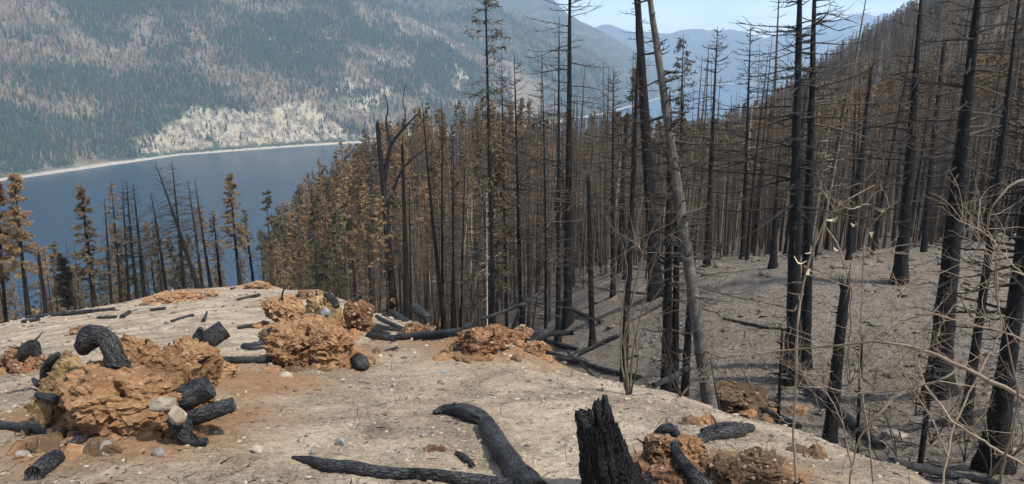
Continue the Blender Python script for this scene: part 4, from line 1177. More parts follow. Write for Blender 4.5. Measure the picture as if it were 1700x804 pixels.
log_([(322, 578, 10, 9.0), (328, 560, 15, 9.0), (334, 545, 8, 9.0)], 'upright black splinter left of the short thick log stub', 'charred_splinter', S=14, n=14, seed=6, rough=0.3, cat='splinter')
log_([(355, 598, 12), (410, 598, 13), (461, 597, 12)], 'thin straight black log lying between the two mounds', seed=7, S=18, rough=0.06)
log_([(-20, 705, 13), (50, 711, 15), (100, 718, 15), (136, 726, 13)], 'long thin black log running in from the left picture edge', seed=8, S=18, rough=0.08)
log_([(56, 787, 30), (75, 772, 30), (96, 758, 27)], 'short black log section in the lower left corner', seed=9, rough=0.14)
log_([(112, 742, 14), (126, 735, 17), (142, 727, 13)], 'small charred chunk behind the short log section', 'charred_chunk', seed=10, S=18, n=16, rough=0.3, cat='wood chunk')
log_([(34, 598, 10, 9.6), (44, 580, 22, 9.6), (56, 572, 18, 9.6), (62, 590, 14, 9.6)], 'black forked root on the reddish left edge clod', 'charred_root', seed=11, S=18, n=24, rough=0.35, cat='root', stubs=3)
log_([(72, 632, 11, 6.85), (76, 612, 15, 6.8), (84, 598, 14, 6.75), (98, 588, 9, 6.75)], 'black root standing left of the yellowish clod', 'charred_root', seed=12, S=18, n=24, rough=0.25, cat='root')
log_([(55, 630, 6, 7.0), (64, 638, 12, 6.9), (76, 645, 8, 6.9)], 'small black root tip low on the left mound', 'charred_root', seed=13, S=14, n=16, rough=0.3, cat='root')
log_([(60, 655, 8, 6.6), (88, 662, 17, 6.5), (108, 668, 12, 6.5)], 'black flat slab under the yellow clods', 'charred_slab', seed=14, S=18, n=18, rough=0.3, cat='wood slab')
# middle mound roots
log_([(405, 575, 8), (425, 577, 15), (440, 572, 12), (452, 570, 5)], 'jagged charred piece left of the middle mound', 'charred_chunk', seed=15, S=16, n=20, rough=0.45, cat='wood chunk')
log_([(462, 572, 14, 11.9), (452, 555, 14, 11.9), (447, 545, 8, 11.9)], 'short black root standing at the left of the middle mound', 'charred_root', seed=16, S=14, n=16, rough=0.3, cat='root')
log_([(540, 488, 8, 13.6), (552, 496, 12, 13.5), (560, 510, 9, 13.4)], 'black root between the yellow and the red brown clod', 'charred_root', seed=17, S=14, n=16, rough=0.3, cat='root')
log_([(590, 596, 18), (601, 605, 26), (608, 612, 18)], 'round black burnt knob right of the middle mound', 'charred_chunk', seed=18, S=24, n=16, rough=0.4, cat='wood chunk', taper_ends=True)
log_([(545, 600, 10, 11.1), (525, 597, 14, 11.1), (560, 603, 8, 11.0)], 'black hollow root under the large crumbling clod', 'charred_root', seed=19, S=14, n=16, rough=0.3, cat='root')
log_([(620, 548, 12), (635, 553, 13), (645, 556, 8)], 'dark chunk right of the red brown clod', 'charred_chunk', seed=20, S=14, n=14, rough=0.3, cat='wood chunk')
log_([(600, 490, 6, 14.2), (590, 498, 7, 14.2)], 'black root nub on the red brown clod', 'charred_root', seed=21, S=12, n=8, rough=0.3, cat='root')
# spur edge logs
log_([(640, 562, 9), (690, 558, 14), (730, 556, 15), (768, 552, 15)], 'long charred log lying along the spur edge', seed=22, S=22, rough=0.12)
log_([(838, 556, 10, 13.4), (890, 554, 11, 13.4), (952, 553, 8, 13.4)], 'thin log with bare orange end jutting over the gully', seed=23, S=16, rough=0.06)
log_([(832, 556, 10, 12.6), (848, 566, 12, 12.4), (862, 578, 9, 12.3), (872, 584, 5, 12.3)], 'black forked root on the wide earth mound', 'charred_root', seed=24, S=14, n=24, rough=0.3, cat='root', stubs=3)
log_([(870, 572, 16, 12.9), (895, 560, 15, 12.9), (920, 545, 10, 13.0)], 'charred log end pushing up right of the wide mound', seed=25, S=16, n=20, rough=0.2)
log_([(690, 512, 18, 21), (700, 520, 16, 20.5), (712, 530, 12, 20)], 'grey blue log stub slanting near the thick snag', seed=26, S=18, rough=0.08)
log_([(610, 537, 6), (640, 545, 9), (668, 549, 6)], 'black branch lying left of the first small clod', seed=27, S=12, rough=0.1)
log_([(625, 525, 5), (650, 538, 7), (685, 552, 6)], 'thin slanting branch before the thick snag', seed=28, S=10, rough=0.1)
log_([(655, 520, 10), (672, 535, 12), (700, 545, 9)], 'dark root at the foot of the thick snag', 'charred_root', seed=29, S=12, rough=0.25, cat='root')
log_([(905, 585, 6), (960, 602, 9), (1010, 616, 9), (1062, 628, 9)], 'charred log lying along the lip of the gully', seed=30, S=14, rough=0.12, stubs=2)
log_([(940, 582, 4, 12.2), (955, 596, 7, 12.2), (975, 600, 6, 12.2)], 'curved burnt limb rising from the gully lip', 'charred_limb', seed=31, S=10, n=20, rough=0.2, cat='branch')
# far logs
log_([(44, 527, 5), (100, 522, 8), (190, 514, 6)], 'long black log at the far left rim of the clearing', seed=32, S=14)
log_([(38, 534, 6), (64, 531, 7)], 'short black log before the long far left log', seed=33, S=12, n=12)
log_([(395, 498, 5), (430, 490, 6)], 'short grey log on the far sand', seed=34, S=12, n=12)
log_([(384, 480, 4), (462, 474, 4)], 'thin log near the far crest', seed=35, S=10, n=14)
log_([(163, 528, 5), (192, 527, 6)], 'small dark log on the far left sand', seed=36, S=10, n=12)
log_([(285, 534, 5), (320, 524, 6)], 'slanting black log behind the left mound', seed=37, S=12, n=12)
log_([(203, 527, 8), (215, 518, 7)], 'short stubby log piece on the far left sand', seed=38, S=10, n=10)
log_([(338, 533, 7), (344, 518, 3)], 'small pointed black stump on the far sand', 'charred_stub', seed=39, S=10, n=10, cat='stump')
log_([(495, 494, 9), (520, 490, 9), (548, 487, 6)], 'black log lying behind the middle mound', seed=40, S=12, n=14)
log_([(1000, 640, 3), (960, 600, 5), (905, 590, 5)], 'thin burnt pole lying over the spur edge', seed=41, S=8, n=14)
log_([(700, 548, 8), (722, 545, 11), (735, 548, 6)], 'dark root lump between the orange clods of the spur edge row', 'charred_root', seed=71, S=14, n=16, rough=0.4, cat='root', stubs=2)
log_([(612, 556, 8), (640, 560, 10), (655, 566, 5)], 'charred branch end left of the long spur edge log', seed=72, S=12, n=16, rough=0.3, stubs=1)
log_([(850, 548, 6, 13.6), (858, 530, 8, 13.6), (862, 515, 4, 13.6)], 'upright burnt root behind the red clod', 'charred_root', seed=73, S=10, n=14, rough=0.3, cat='root')
log_([(770, 548, 7), (790, 540, 9), (806, 534, 4)], 'charred root poking up behind the wide red mound', 'charred_root', seed=74, S=10, n=14, rough=0.3, cat='root', lift=1.6)
log_([(900, 566, 9), (930, 574, 10), (960, 580, 5)], 'charred stick lying at the right end of the spur edge row', seed=75, S=10, n=14, rough=0.25)
log_([(640, 583, 4), (660, 578, 5)], 'small black stick on the sand before the long spur edge log', 'charred_stick', seed=76, S=8, n=8, cat='stick')
log_([(395, 545, 6), (420, 541, 7)], 'short dark log left behind the middle mound', seed=77, S=10, n=10)
log_([(250, 515, 5), (275, 512, 6)], 'short charred log below the far orange pile', seed=78, S=10, n=10)
log_([(1140, 612, 9, 12.8), (1115, 628, 12, 12.0), (1085, 640, 9, 11.6)], 'brown charred log at the foot of the stout black trunks', seed=79, S=12, n=16)
clod(1160, 700, 26, 12, M_duff, 'small dark clod on the sand above the jagged split log', seed=91, n=4, pebbles=0)
clod(1345, 752, 44, 12, M_duff, 'flat black crumbly patch on the right sand', seed=92, n=4, pebbles=0)
clod(720, 745, 20, 10, M_red, 'small brown lump right of the bluish grey stone', seed=93, n=4, pebbles=0)
# foreground logs
log_([(720, 686, 8), (738, 681, 17), (762, 682, 22), (788, 690, 26), (803, 697, 24), (812, 702, 10)], 'flat charred root plate at the head of the curved log', 'charred_root', seed=42, S=30, n=40, rough=0.45, cat='root', lift=0.9)
log_([(806, 702, 28), (818, 722, 33), (834, 750, 37), (856, 780, 41), (895, 828, 46)], 'bent charred log in the centre foreground', seed=43, S=44, n=70, rough=0.14)
log_([(486, 760, 6), (510, 764, 14), (545, 773, 24), (590, 776, 25), (625, 784, 22), (660, 787, 22), (720, 790, 22), (800, 798, 22), (900, 812, 20), (1000, 830, 18)], 'long wavy charred log along the bottom of the picture', seed=44, S=36, n=110, rough=0.13)
log_([(758, 752, 7), (772, 762, 12), (786, 774, 8)], 'small charred splinter between the two foreground logs', 'charred_splinter', seed=45, S=14, n=14, rough=0.3, cat='splinter')
log_([(1158, 734, 12), (1180, 724, 20), (1205, 722, 16), (1228, 716, 20), (1248, 713, 10)], 'jagged split black log right of the stump', seed=46, S=30, n=44, rough=0.55, stubs=3, lift=1.0)
log_([(1165, 722, 9), (1195, 713, 10), (1222, 706, 5)], 'upper splinter of the jagged split log', 'charred_splinter', seed=47, S=16, n=20, rough=0.4, cat='splinter', lift=2.2)
log_([(1086, 722, 8, 5.3), (1098, 712, 14, 5.3), (1114, 710, 18, 5.3), (1124, 724, 14, 5.3)], 'black curled root on the tan clod by the stump', 'charred_root', seed=48, S=18, n=24, rough=0.35, cat='root', stubs=1)
log_([(1120, 738, 16, 4.9), (1128, 760, 18, 4.75), (1145, 785, 24, 4.6), (1175, 812, 26, 4.5)], 'dark root running down between the tan clods', 'charred_root', seed=49, S=22, n=30, rough=0.25, cat='root')
# gully logs
log_([(1326, 628, 12), (1390, 680, 16), (1462, 742, 16)], 'charred log slanting down the near gully wall', seed=50, S=18, rough=0.1)
log_([(1262, 680, 10), (1290, 692, 14), (1326, 708, 12)], 'black log end right of the dark rooty mound', seed=51, S=16, rough=0.15)
log_([(1470, 722, 8), (1560, 702, 9), (1690, 670, 10)], 'long thin black log across the gully floor', seed=52, S=14, rough=0.1)
log_([(1575, 732, 8), (1620, 712, 8), (1670, 688, 8)], 'second thin log across the gully floor at the right', seed=53, S=14, rough=0.1)
log_([(1480, 765, 12), (1560, 785, 15), (1660, 806, 15)], 'rooty black log along the bottom right edge', seed=54, S=16, rough=0.25)
log_([(960, 590, 7), (1000, 570, 9), (1040, 552, 7)], 'burnt log lying up the gully slope left of the shrub', seed=55, S=12, rough=0.15)
log_([(930, 500, 5), (960, 520, 7), (1000, 535, 6)], 'dark branch lying on the shaded gully slope', seed=56, S=10, rough=0.15)
log_([(1200, 530, 4), (1270, 545, 5), (1330, 552, 4)], 'thin dark log low on the far gully slope', seed=57, S=10, rough=0.15)
log_([(800, 530, 5, 24), (870, 505, 7, 25), (905, 480, 5, 26)], 'dark log leaning through the trunks beyond the spur edge', seed=58, S=10, rough=0.1)

def stump():
    D = 4.55
    b0 = hit(1025, 822); x0, y0 = b0[0], b0[1]
    z0 = gnd(x0, y0) - 0.05
    S, K = 120, 90
    th = np.arange(S) * 2 * math.pi / S
    s = np.linspace(0, 1, K)
    Hh = t_of(676) * y0 - z0
    r0, r1 = 60 / FPX * y0, 38 / FPX * y0
    topx = (a_of(1003, 690) - a_of(1030, 800)) * y0
    topz = Hh * (np.interp(np.cos(th), [-1, -0.55, -0.1, 0.25, 0.6, 1], [0.93, 0.80, 1.0, 0.98, 0.80, 0.62]) + 0.09 * perlin(np.stack([np.cos(th) * 2.1, np.sin(th) * 2.1, 0 * th + 3], -1), 5) + 0.14 * perlin(np.stack([np.cos(th) * 7, np.sin(th) * 7, 0 * th], -1), 6))
    Z = s[:, None] * topz[None]
    rr = r1 + (r0 - r1) * (1 - s[:, None]) ** 1.3 + 0 * th[None]
    c = np.stack([np.cos(th)[None] * 1.7 + 0 * Z, np.sin(th)[None] * 1.7 + 0 * Z, Z * 2.2], -1)
    rr = rr * (1 + 0.22 * fbm(c, 2, 3) + 0.14 * fbm(c * np.array([3, 3, 1.3]), 3, 8, 0.6, True) + 0.10 * fbm(c * np.array([8, 8, 6.0]), 3, 12, 0.7, True) + 0.07 * cells((c * np.array([5.5, 5.5, 4.5])).reshape(-1, 3), 77)[0].reshape(Z.shape) + 0.12 * np.cos(th * 3 + 0.7)[None] * (1 - s[:, None]) ** 2)
    X = rr * np.cos(th)[None] + topx * s[:, None]; Y = rr * np.sin(th)[None]
    V = np.stack([X, Y, Z], -1)
    # rim and hollow inside
    rows = [V]
    for f, dz in ((0.72, 0.0), (0.62, -0.10), (0.45, -0.22), (0.05, -0.26)):
        q = V[-1].copy(); cx = np.array([topx, 0]); q[:, :2] = cx + (q[:, :2] - cx) * f; q[:, 2] += dz * Hh; rows.append(q[None])
    V = np.concatenate(rows, 0); K2 = V.shape[0]
    ii = np.arange(K2 * S).reshape(K2, S)
    a, b_ = ii[:-1], np.roll(ii[:-1], -1, 1); d, c_ = ii[1:], np.roll(ii[1:], -1, 1)
    A_ = Acc(); A_.add(V, np.stack([a, b_, c_, d], -1).reshape(-1, 4), None, V * np.array([1.2, 1.2, 1.0]))
    e = put('charred_stump', None, None, (x0, y0, z0), 'tall jagged black stump at the bottom of the picture', 'stump')
    put('trunk', A_.mesh('stump', [M_char]), e)
    B_ = Acc()
    for k, (ang, ln) in enumerate(((-2.6, 0.32), (-1.2, 0.26), (0.0, 0.34), (1.3, 0.3))):
        p0 = np.array([math.cos(ang) * r0 * 0.6, math.sin(ang) * r0 * 0.6, 0.13]); d_ = np.array([math.cos(ang), math.sin(ang), 0])
        P = np.array([p0, p0 + d_ * ln * 0.5 + [0, 0, -0.05], p0 + d_ * ln + [0, 0, -0.16]])
        P = path_smooth(P, 12)
        B_ = Acc(); tubes(B_, P[None], np.linspace(0.085, 0.03, 12)[None], 14, wob=1 + 0.2 * np.random.default_rng(k).standard_normal((1, 12, 14)) * 0.4)
        put('root', B_.mesh('root', [M_char]), e)
stump()

# forked limbs of the thick snag, as parts of it
for o in list(COL.objects):
    if o.get('label', '').startswith('thick black snag with broken top'):
        D = o.location[1]
        inv = o.rotation_euler.to_matrix().inverted()
        for path in ([(638, 300, 9), (643, 266, 7), (650, 236, 6), (668, 216, 4.5), (694, 188, 1.6)], [(641, 352, 8), (654, 312, 5), (668, 280, 4), (690, 258, 2.6), (712, 244, 1)], [(648, 238, 4), (640, 205, 3), (645, 180, 2), (638, 150, 1)], [(668, 216, 3), (674, 190, 2), (668, 165, 1.4), (674, 140, 0.8)], [(655, 230, 3), (676, 204, 2), (690, 208, 1)]):
            W = np.array([[*(np.array(inv @ (Vector((a_of(x, y) * D, D - 0.1, t_of(y) * D)) - o.location))), w / FPX * D / 2] for x, y, w in path])
            Q = path_smooth(W, 20); A_ = Acc(); tubes(A_, Q[None, :, :3], Q[None, :, 3], 8)
            put('limb', A_.mesh('limb', [M_char]), o)

# ------------------------------------------------------------------ dead shrubs
def twiggy(acc, Q, seed, n, l, r0, mat=0, up=0.3, sub=2):
    """side twigs along a centre line Q (n,3)"""
    r_ = np.random.default_rng(seed)
    K = len(Q)
    i = r_.integers(K // 4, K, n)
    T = np.gradient(Q, axis=0); T /= np.linalg.norm(T, axis=1, keepdims=True)
    d = T[i] * 0.6 + r_.normal(0, 0.7, (n, 3)) + np.array([0, 0, up]); d /= np.linalg.norm(d, axis=1, keepdims=True)
    ln = l * r_.uniform(0.3, 1.2, n)[:, None]
    P = [Q[i]]
    for s in range(5):
        P.append(P[-1] + d * ln / 5); d = d + r_.normal(0, 0.22, (n, 3)) + np.array([0, 0, up * 0.15]); d /= np.linalg.norm(d, axis=1, keepdims=True)
    P = np.stack(P, 1)
    tubes(acc, P, np.linspace(r0, r0 * 0.3, 6)[None] * np.ones((n, 1)), 4, mat=mat)
    if sub:
        m = n * sub; src = np.repeat(np.arange(n), sub)
        j = r_.integers(1, 6, m); st_ = P[src, j]
        d = (P[src, 5] - P[src, 0]) / ln[src] + r_.normal(0, 0.6, (m, 3)); d /= np.linalg.norm(d, axis=1, keepdims=True)
        e = d * l * r_.uniform(0.12, 0.4, m)[:, None]
        tubes(acc, np.stack([st_, st_ + e * 0.5 + r_.normal(0, 0.02 * l, (m, 3)), st_ + e], 1), np.tile([r0 * 0.5, r0 * 0.4, r0 * 0.15], (m, 1)), 3, mat=mat)
    return P
def shrub(name, stems, label, mat, twigs=10, tl=0.5, seed=0, leaves=None, tw_r=0.004, group=None):
    """stems: lists of (px,py,width px,depth) from the foot up"""
    W = [np.array([[a_of(x, y) * D, D, t_of(y) * D, max(w * (0.45 if D > 5 else 0.8) / FPX * D / 2, 0.0016)] for x, y, w, D in s]) for s in stems]
    base = W[0][0, :3].copy()
    e = put(name, None, None, base, label, 'shrub', group)
    tips = []
    for k, s in enumerate(W):
        Q = path_smooth(s, 34)
        r_ = np.random.default_rng(seed + k)
        Q[:, :3] += np.cumsum(r_.normal(0, 0.0035, (34, 3)), 0) - base
        A_ = Acc(); tubes(A_, Q[None, :, :3], Q[None, :, 3], 7)
        if twigs: tips.append(twiggy(A_, Q[:, :3], seed + k * 3, twigs, tl, tw_r))
        put('stem', A_.mesh('stem', [mat]), e)
    if leaves:
        for k, (x, y, D) in enumerate(leaves):
            r_ = np.random.default_rng(seed + 900 + k)
            c = np.array([a_of(x, y) * D, D, t_of(y) * D]) - base
            u = np.linspace(0, 1, 7)
            d = r_.normal(0, 1, 3); d /= np.linalg.norm(d); sd = np.cross(d, r_.normal(0, 1, 3)); sd /= np.linalg.norm(sd); nn = np.cross(d, sd)
            l = r_.uniform(0.05, 0.09)
            mid = c + d * (u * l)[:, None] + nn * (0.35 * l * np.sin(u * 3.5))[:, None]
            wd = (0.012 * np.sin(np.clip(u, 0.06, 0.97) * math.pi) ** 0.7)[:, None]
            V = np.stack([mid + sd * wd + nn * 0.006, mid, mid - sd * wd + nn * 0.006], 1)
            ii = np.arange(21).reshape(7, 3)
            q = np.concatenate([np.stack([ii[:-1, j], ii[:-1, j + 1], ii[1:, j + 1], ii[1:, j]], -1) for j in (0, 1)])
            put('leaf', mesh_np('leaf', V, q, None, True, [M_leaf]), e)
    return e
def foot(px, py):
    p = hit(px, py); return p[1]
D = foot(1044, 655)
shrub('dead_shrub', [[(1042, 658, 12, D), (1038, 600, 9, D), (1045, 520, 7, D), (1062, 440, 5, D), (1082, 380, 4, D), (1105, 345, 3, D), (1108, 300, 2, D)],
                     [(1046, 658, 11, D), (1052, 590, 8, D), (1070, 510, 6, D), (1090, 440, 5, D - .2), (1110, 395, 3, D - .3), (1150, 385, 2, D - .4)],
                     [(1040, 658, 9, D), (1028, 590, 7, D + .2), (1032, 520, 5, D + .3), (1045, 450, 4, D + .4), (1035, 400, 3, D + .5), (1010, 365, 2, D + .5)],
                     [(1047, 656, 8, D), (1058, 600, 5, D - .3), (1050, 540, 4, D - .4), (1022, 480, 3, D - .5), (1030, 430, 2, D - .5)],
                     [(1044, 656, 8, D), (1036, 560, 5, D), (1060, 480, 4, D + .2), (1075, 410, 3, D + .2), (1040, 385, 2, D + .3)]], 'tangled greyish leafless shrub on the spur edge before the black trunks', M_tanb, 11, 0.7, 1, tw_r=0.0036)
# the large dead bush at the right: a long arching limb and its neighbours
shrub('dead_shrub', [[(1790, 760, 12, 3.1), (1720, 672, 11, 3.1), (1650, 636, 10, 3.2), (1590, 608, 9, 3.3), (1540, 585, 8, 3.4), (1480, 577, 7, 3.5), (1400, 583, 5, 3.7), (1330, 592, 4, 3.9), (1240, 600, 3, 4.0), (1205, 596, 1.5, 4.0)]], 'long tan dead limb arching in from the right picture edge', M_tan, 26, 0.38, 2, tw_r=0.0026)
shrub('dead_shrub', [[(1600, 606, 6, 3.3), (1560, 625, 5, 3.3), (1500, 648, 5, 3.4), (1440, 657, 4, 3.5), (1385, 645, 3, 3.6), (1330, 640, 2, 3.7)]], 'lower tan side limb sagging under the long arching one', M_tan, 14, 0.3, 3, tw_r=0.0024)
shrub('dead_shrub', [[(1240, 600, 2.6, 4.0), (1234, 620, 2.6, 4.0), (1250, 648, 2.4, 4.0), (1275, 675, 2.2, 4.1), (1310, 700, 2, 4.2)]], 'thin hooked twig hanging from the tip of the arching limb', M_tan, 3, 0.15, 4, tw_r=0.002)
shrub('dead_shrub', [[(1322, 800, 7, 4.3), (1318, 740, 6, 4.3), (1324, 640, 5.5, 4.3), (1332, 540, 5, 4.2), (1342, 470, 5, 4.2), (1362, 400, 4.5, 4.1), (1385, 350, 4, 4.1), (1420, 322, 3.5, 4.0), (1468, 296, 2, 4.0)],
                     [(1333, 440, 5, 4.2), (1360, 462, 3.5, 4.2), (1400, 480, 3, 4.1), (1440, 486, 1.5, 4.1)],
                     [(1372, 378, 4, 4.1), (1392, 400, 3.5, 4.0), (1400, 430, 3, 4.0), (1420, 470, 2.6, 4.0), (1425, 540, 2.4, 4.1), (1418, 620, 2.4, 4.2)],
                     [(1385, 350, 3, 4.1), (1410, 345, 3, 4.0), (1440, 340, 1.6, 4.0)],
                     [(1325, 640, 3, 4.3), (1345, 622, 3, 4.2), (1390, 618, 1.6, 4.2)]], 'tall tan stem with a few curled dry leaves before the twin trunks', M_tan, 6, 0.22, 5,
      leaves=[(1340, 432, 4.2), (1336, 420, 4.2), (1345, 445, 4.15), (1392, 348, 4.05), (1390, 358, 4.0), (1412, 370, 4.0), (1384, 410, 4.0), (1448, 396, 4.0), (1322, 505, 4.25), (1328, 498, 4.2), (1468, 345, 4.0)], tw_r=0.0022)
shrub('dead_shrub', [[(1450, 800, 5, 4.6), (1440, 700, 4, 4.6), (1428, 600, 3.5, 4.6), (1430, 500, 3.2, 4.6), (1434, 400, 3, 4.6), (1462, 352, 2.4, 4.5), (1490, 335, 1.5, 4.5)],
                     [(1434, 410, 2.6, 4.6), (1470, 415, 2.6, 4.5), (1502, 412, 2, 4.5)]], 'slender tan stem with a level side twig right of the leafy stem', M_tan, 8, 0.25, 6, tw_r=0.0022)
shrub('dead_shrub', [[(1660, 830, 7, 3.0), (1672, 740, 6, 3.0), (1690, 690, 5, 3.0), (1702, 640, 4, 3.0), (1690, 560, 3.5, 3.05), (1670, 470, 3, 3.1), (1678, 400, 3, 3.1), (1700, 360, 2, 3.1)]], 'pale upright stem at the right picture edge', M_tan, 12, 0.25, 7, tw_r=0.0022)
shrub('dead_shrub', [[(1740, 790, 6, 3.2), (1640, 740, 6, 3.3), (1570, 690, 5, 3.4), (1530, 640, 4, 3.5), (1515, 590, 3, 3.6), (1508, 560, 1.5, 3.6)]], 'slanting tan branch in the lower right corner', M_tan, 14, 0.3, 8, tw_r=0.0024)
shrub('dead_shrub', [[(1760, 290, 7, 3.4), (1700, 300, 6, 3.4), (1665, 322, 5, 3.4), (1646, 350, 4, 3.4), (1640, 390, 2.5, 3.45), (1610, 430, 2, 3.5), (1540, 470, 1.2, 3.5)]], 'bent pale limb high at the right picture edge', M_tan, 8, 0.3, 9, tw_r=0.0024)
shrub('dead_shrub', [[(1760, 600, 5, 3.6), (1690, 552, 4.5, 3.6), (1610, 535, 4, 3.7), (1540, 505, 3.5, 3.8), (1490, 520, 3, 3.9), (1440, 560, 2, 4.0)]], 'thin tan limb arching above the long arching one', M_tan, 16, 0.35, 10, tw_r=0.0023)
shrub('dead_shrub', [[(1560, 830, 6, 3.4), (1585, 720, 5, 3.5), (1630, 620, 4, 3.6), (1665, 540, 3, 3.7), (1650, 450, 2, 3.8), (1610, 390, 1.4, 3.9)],
                     [(1575, 760, 4, 3.45), (1540, 680, 3.5, 3.5), (1500, 620, 3, 3.6), (1480, 540, 2.4, 3.7), (1500, 460, 1.5, 3.8)]], 'forked tan stem rising from the bottom edge before the thickest black trunk', M_tan, 14, 0.35, 11, tw_r=0.0023)
shrub('dead_shrub', [[(1405, 830, 5, 4.2), (1425, 730, 4, 4.2), (1470, 668, 3.5, 4.2), (1545, 632, 3, 4.2), (1630, 640, 2, 4.2)],
                     [(1412, 780, 4, 4.2), (1390, 700, 3, 4.2), (1360, 650, 2.4, 4.2), (1300, 612, 1.6, 4.3)]], 'low spreading tan shrub at the lower right before the gully', M_tan, 14, 0.3, 12, tw_r=0.0022)
shrub('dead_shrub', [[(1730, 470, 5, 3.8), (1680, 450, 4, 3.8), (1620, 470, 3.4, 3.9), (1560, 520, 3, 4.0), (1530, 580, 2, 4.1)],
                     [(1700, 455, 3, 3.8), (1650, 400, 2.6, 3.9), (1590, 360, 1.6, 4.0)]], 'drooping tan limb at the right edge above the gully', M_tan, 14, 0.35, 13, tw_r=0.0022)
r = np.random.default_rng(31)
kk_ = 0
for px, py, hh_ in ((1360, 690, 1.7), (1440, 730, 1.6), (1490, 760, 1.5), (1545, 740, 1.8), (1600, 770, 1.4), (1250, 668, 1.2), (1640, 800, 1.6), (1130, 660, 1.0), (1300, 640, 1.6), (1520, 690, 1.6), (1680, 760, 1.8), (1410, 640, 1.7)):
    p = hit(px, py); e = put('burnt_shrub', None, None, p, ['first', 'second', 'third', 'fourth', 'fifth', 'sixth', 'seventh', 'eighth', 'ninth', 'tenth', 'eleventh', 'twelfth'][sorted([1360, 1440, 1490, 1545, 1600, 1250, 1640, 1130, 1300, 1520, 1680, 1410]).index(px)] + ' dark twiggy burnt shrub from the left along the gully bottom', 'shrub', 'burnt shrubs in the gully')
    for s_ in range(5):
        d = np.array([r.normal(0, 0.35), r.normal(0, 0.35), 1.0]); Q = [np.zeros(3)]
        for _ in range(9):
            Q.append(Q[-1] + d / np.linalg.norm(d) * hh_ * r.uniform(0.06, 0.15)); d = d + r.normal(0, 0.16, 3)
        Q = path_smooth(np.array(Q), 20); A_ = Acc(); tubes(A_, Q[None], np.linspace(0.010, 0.003, 20)[None], 5); twiggy(A_, Q, kk_ * 9 + s_, 9, hh_ * 0.4, 0.0035)
        put('stem', A_.mesh('stem', [M_twig if s_ % 3 else M_tan]), e)
    kk_ += 1

# ------------------------------------------------------------------ litter on the ground: too small and many to count
def litter_sticks(name, n, a0, a1, y0, y1, lmin, lmax, rad, mat, seed, label, upright=0.0, on_sand=None, wpow=1.0):
    r_ = np.random.default_rng(seed)
    Y = y0 * (y1 / y0) ** (r_.random(n) ** wpow); a = r_.uniform(a0, a1, n); X = a * Y
    s = sand_mask(X, Y); pn_ = fbm(xyz(X * 0.6, Y * 0.6, 9.0), 3, 170)
    ok = (r_.random(n) < np.clip(0.55 + 1.3 * pn_, 0.08, 1))
    if on_sand is not None: ok &= (s > 0.5) if on_sand else (s < 0.5)
    X, Y = X[ok], Y[ok]; m = len(X)
    Z = Hn(X, Y)
    az = r_.uniform(0, 6.28, m); el = np.abs(r_.normal(0, 0.12, m)) + upright * r_.uniform(0.6, 1.4, m)
    L = lmin + (lmax - lmin) * r_.random(m) ** 3
    d = np.stack([np.cos(az) * np.cos(el), np.sin(az) * np.cos(el), np.sin(el)], -1)
    p0 = np.stack([X, Y, Z + rad * 0.4], -1); p2 = p0 + d * L[:, None]
    if not upright: p2[:, 2] = np.maximum(p2[:, 2], Hn(p2[:, 0], p2[:, 1]) + rad * 0.4)
    p1 = (p0 + p2) / 2 + r_.normal(0, 0.06, (m, 3)) * L[:, None]
    if not upright: p1[:, 2] = np.maximum(p1[:, 2], Hn(p1[:, 0], p1[:, 1]) + rad * 0.4)
    Rr = rad * (0.4 + 0.6 * L / lmax) * r_.uniform(0.5, 1.3, m)
    A_ = Acc(); tubes(A_, np.stack([p0, p1, p2], 1), np.stack([Rr, Rr * 0.9, Rr * 0.3], 1), 4)
    put(name, A_.mesh(name, [mat]), None, label=label, cat='litter', kind='stuff')
def litter_stones(name, n, a0, a1, y0, y1, smin, smax, mat, seed, label, on_sand=None, pw=5):
    r_ = np.random.default_rng(seed)
    Y = y0 * (y1 / y0) ** r_.random(n); a = r_.uniform(a0, a1, n); X = a * Y
    s = sand_mask(X, Y); pn_ = fbm(xyz(X * 0.5, Y * 0.5, 4.0), 3, 180)
    ok = r_.random(n) < np.clip(0.5 + 1.3 * pn_, 0.06, 1)
    if on_sand is not None: ok &= (s > 0.5) if on_sand else (s < 0.5)
    X, Y = X[ok], Y[ok]; m = len(X)
    sz = (smin + (smax - smin) * r_.random(m) ** pw) * np.clip(Y / 8, 0.7, 3)
    c = np.stack([X, Y, Hn(X, Y) + sz * 0.15], -1)
    Vp, Fp = ico(1)
    Vq = c[:, None] + Vp[None] * (1 + 0.18 * r_.standard_normal((m, len(Vp), 1))) * sz[:, None, None] * r_.uniform(0.5, 1.4, (m, 1, 3)) * np.array([1, 1, 0.6])
    put(name, mesh_np(name, Vq.reshape(-1, 3), None, (Fp[None] + (np.arange(m) * len(Vp))[:, None, None]).reshape(-1, 3), False, [mat]), None, label=label, cat='gravel', kind='stuff')
litter_sticks('charred_litter', 7000, -0.78, 0.75, 3.6, 60, 0.008, 0.13, 0.0055, M_char, 201, 'bits of charred wood strewn over the pale sand', on_sand=True)
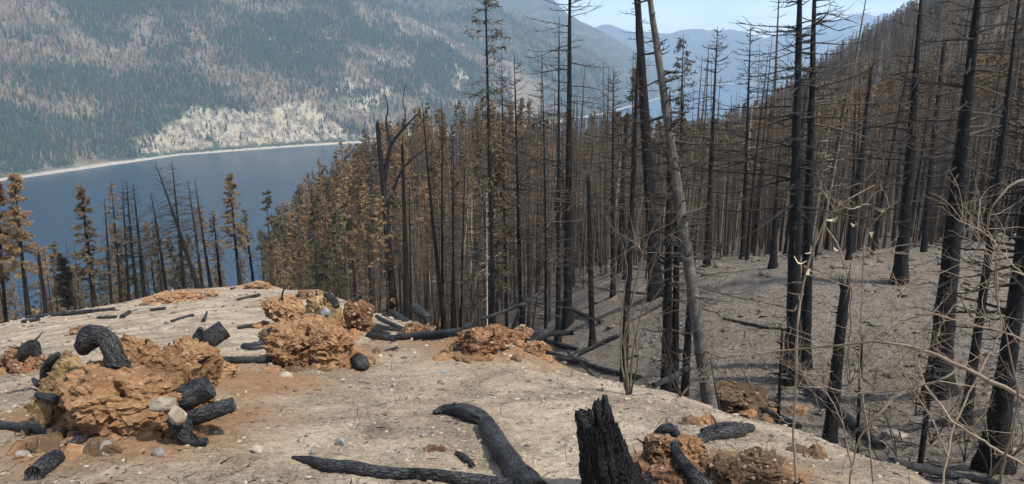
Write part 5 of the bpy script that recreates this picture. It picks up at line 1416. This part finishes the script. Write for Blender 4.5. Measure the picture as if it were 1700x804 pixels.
litter_sticks('burnt_stubble', 900, -0.78, 0.75, 3.6, 26, 0.03, 0.16, 0.0035, M_twig, 202, 'stubble of burnt stems poking out of the sand', upright=1.0, on_sand=True)
litter_sticks('forest_litter', 9000, -0.15, 0.80, 6, 48, 0.05, 0.6, 0.011, M_char, 203, 'dark burnt sticks covering the gully slopes', on_sand=False)
litter_stones('gravel', 9000, -0.78, 0.75, 3.6, 45, 0.005, 0.034, M_sandcrumb, 204, 'pale pebbles scattered over the sand', True, 2.6)
litter_stones('gravel', 9000, -0.78, 0.75, 3.6, 45, 0.003, 0.030, M_soot, 205, 'dark crumbs of burnt earth scattered over the sand', True, 3.0)
litter_stones('ash_crumbs', 7000, -0.1, 0.80, 6, 45, 0.012, 0.07, M_soot, 206, 'dark crumbs of burnt earth on the gully slopes', False)

def rubble():
    r_ = np.random.default_rng(501)
    for mat, lab, par in ((M_earth, 'orange crumbs of earth fallen round the torn up clods', 0), (M_duff, 'dark brown crumbs of earth fallen round the torn up clods', 1)):
        C, Sz = [], []
        for x, y, rx, ry in RUB:
            m = int(14 + 26 * min(rx, 1.0))
            an = r_.uniform(0, 6.283, m); q = r_.uniform(0.7, 1.0, m) + np.abs(r_.normal(0, 0.35, m))
            X = x + np.cos(an) * rx * q; Y = y - 0.15 * ry + np.sin(an) * ry * q
            C.append(np.stack([X, Y, Hn(X, Y)], -1)); Sz.append((0.012 + 0.16 * r_.random(m) ** 3.5) * min(0.5 + rx, 1.2) * (1.0 if par == 0 else 0.8))
        C = np.concatenate(C); Sz = np.concatenate(Sz); m = len(C)
        Vp, Fp = ico(2)
        Vq = C[:, None] + Vp[None] * (1 + 0.16 * r_.standard_normal((m, len(Vp), 1))) * Sz[:, None, None] * r_.uniform(0.6, 1.3, (m, 1, 3)) * np.array([1, 1, 0.75])
        put('soil_rubble', mesh_np('soil_rubble', Vq.reshape(-1, 3), None, (Fp[None] + (np.arange(m) * len(Vp))[:, None, None]).reshape(-1, 3), False, [mat]), None, label=lab, cat='rubble', kind='stuff')
rubble()
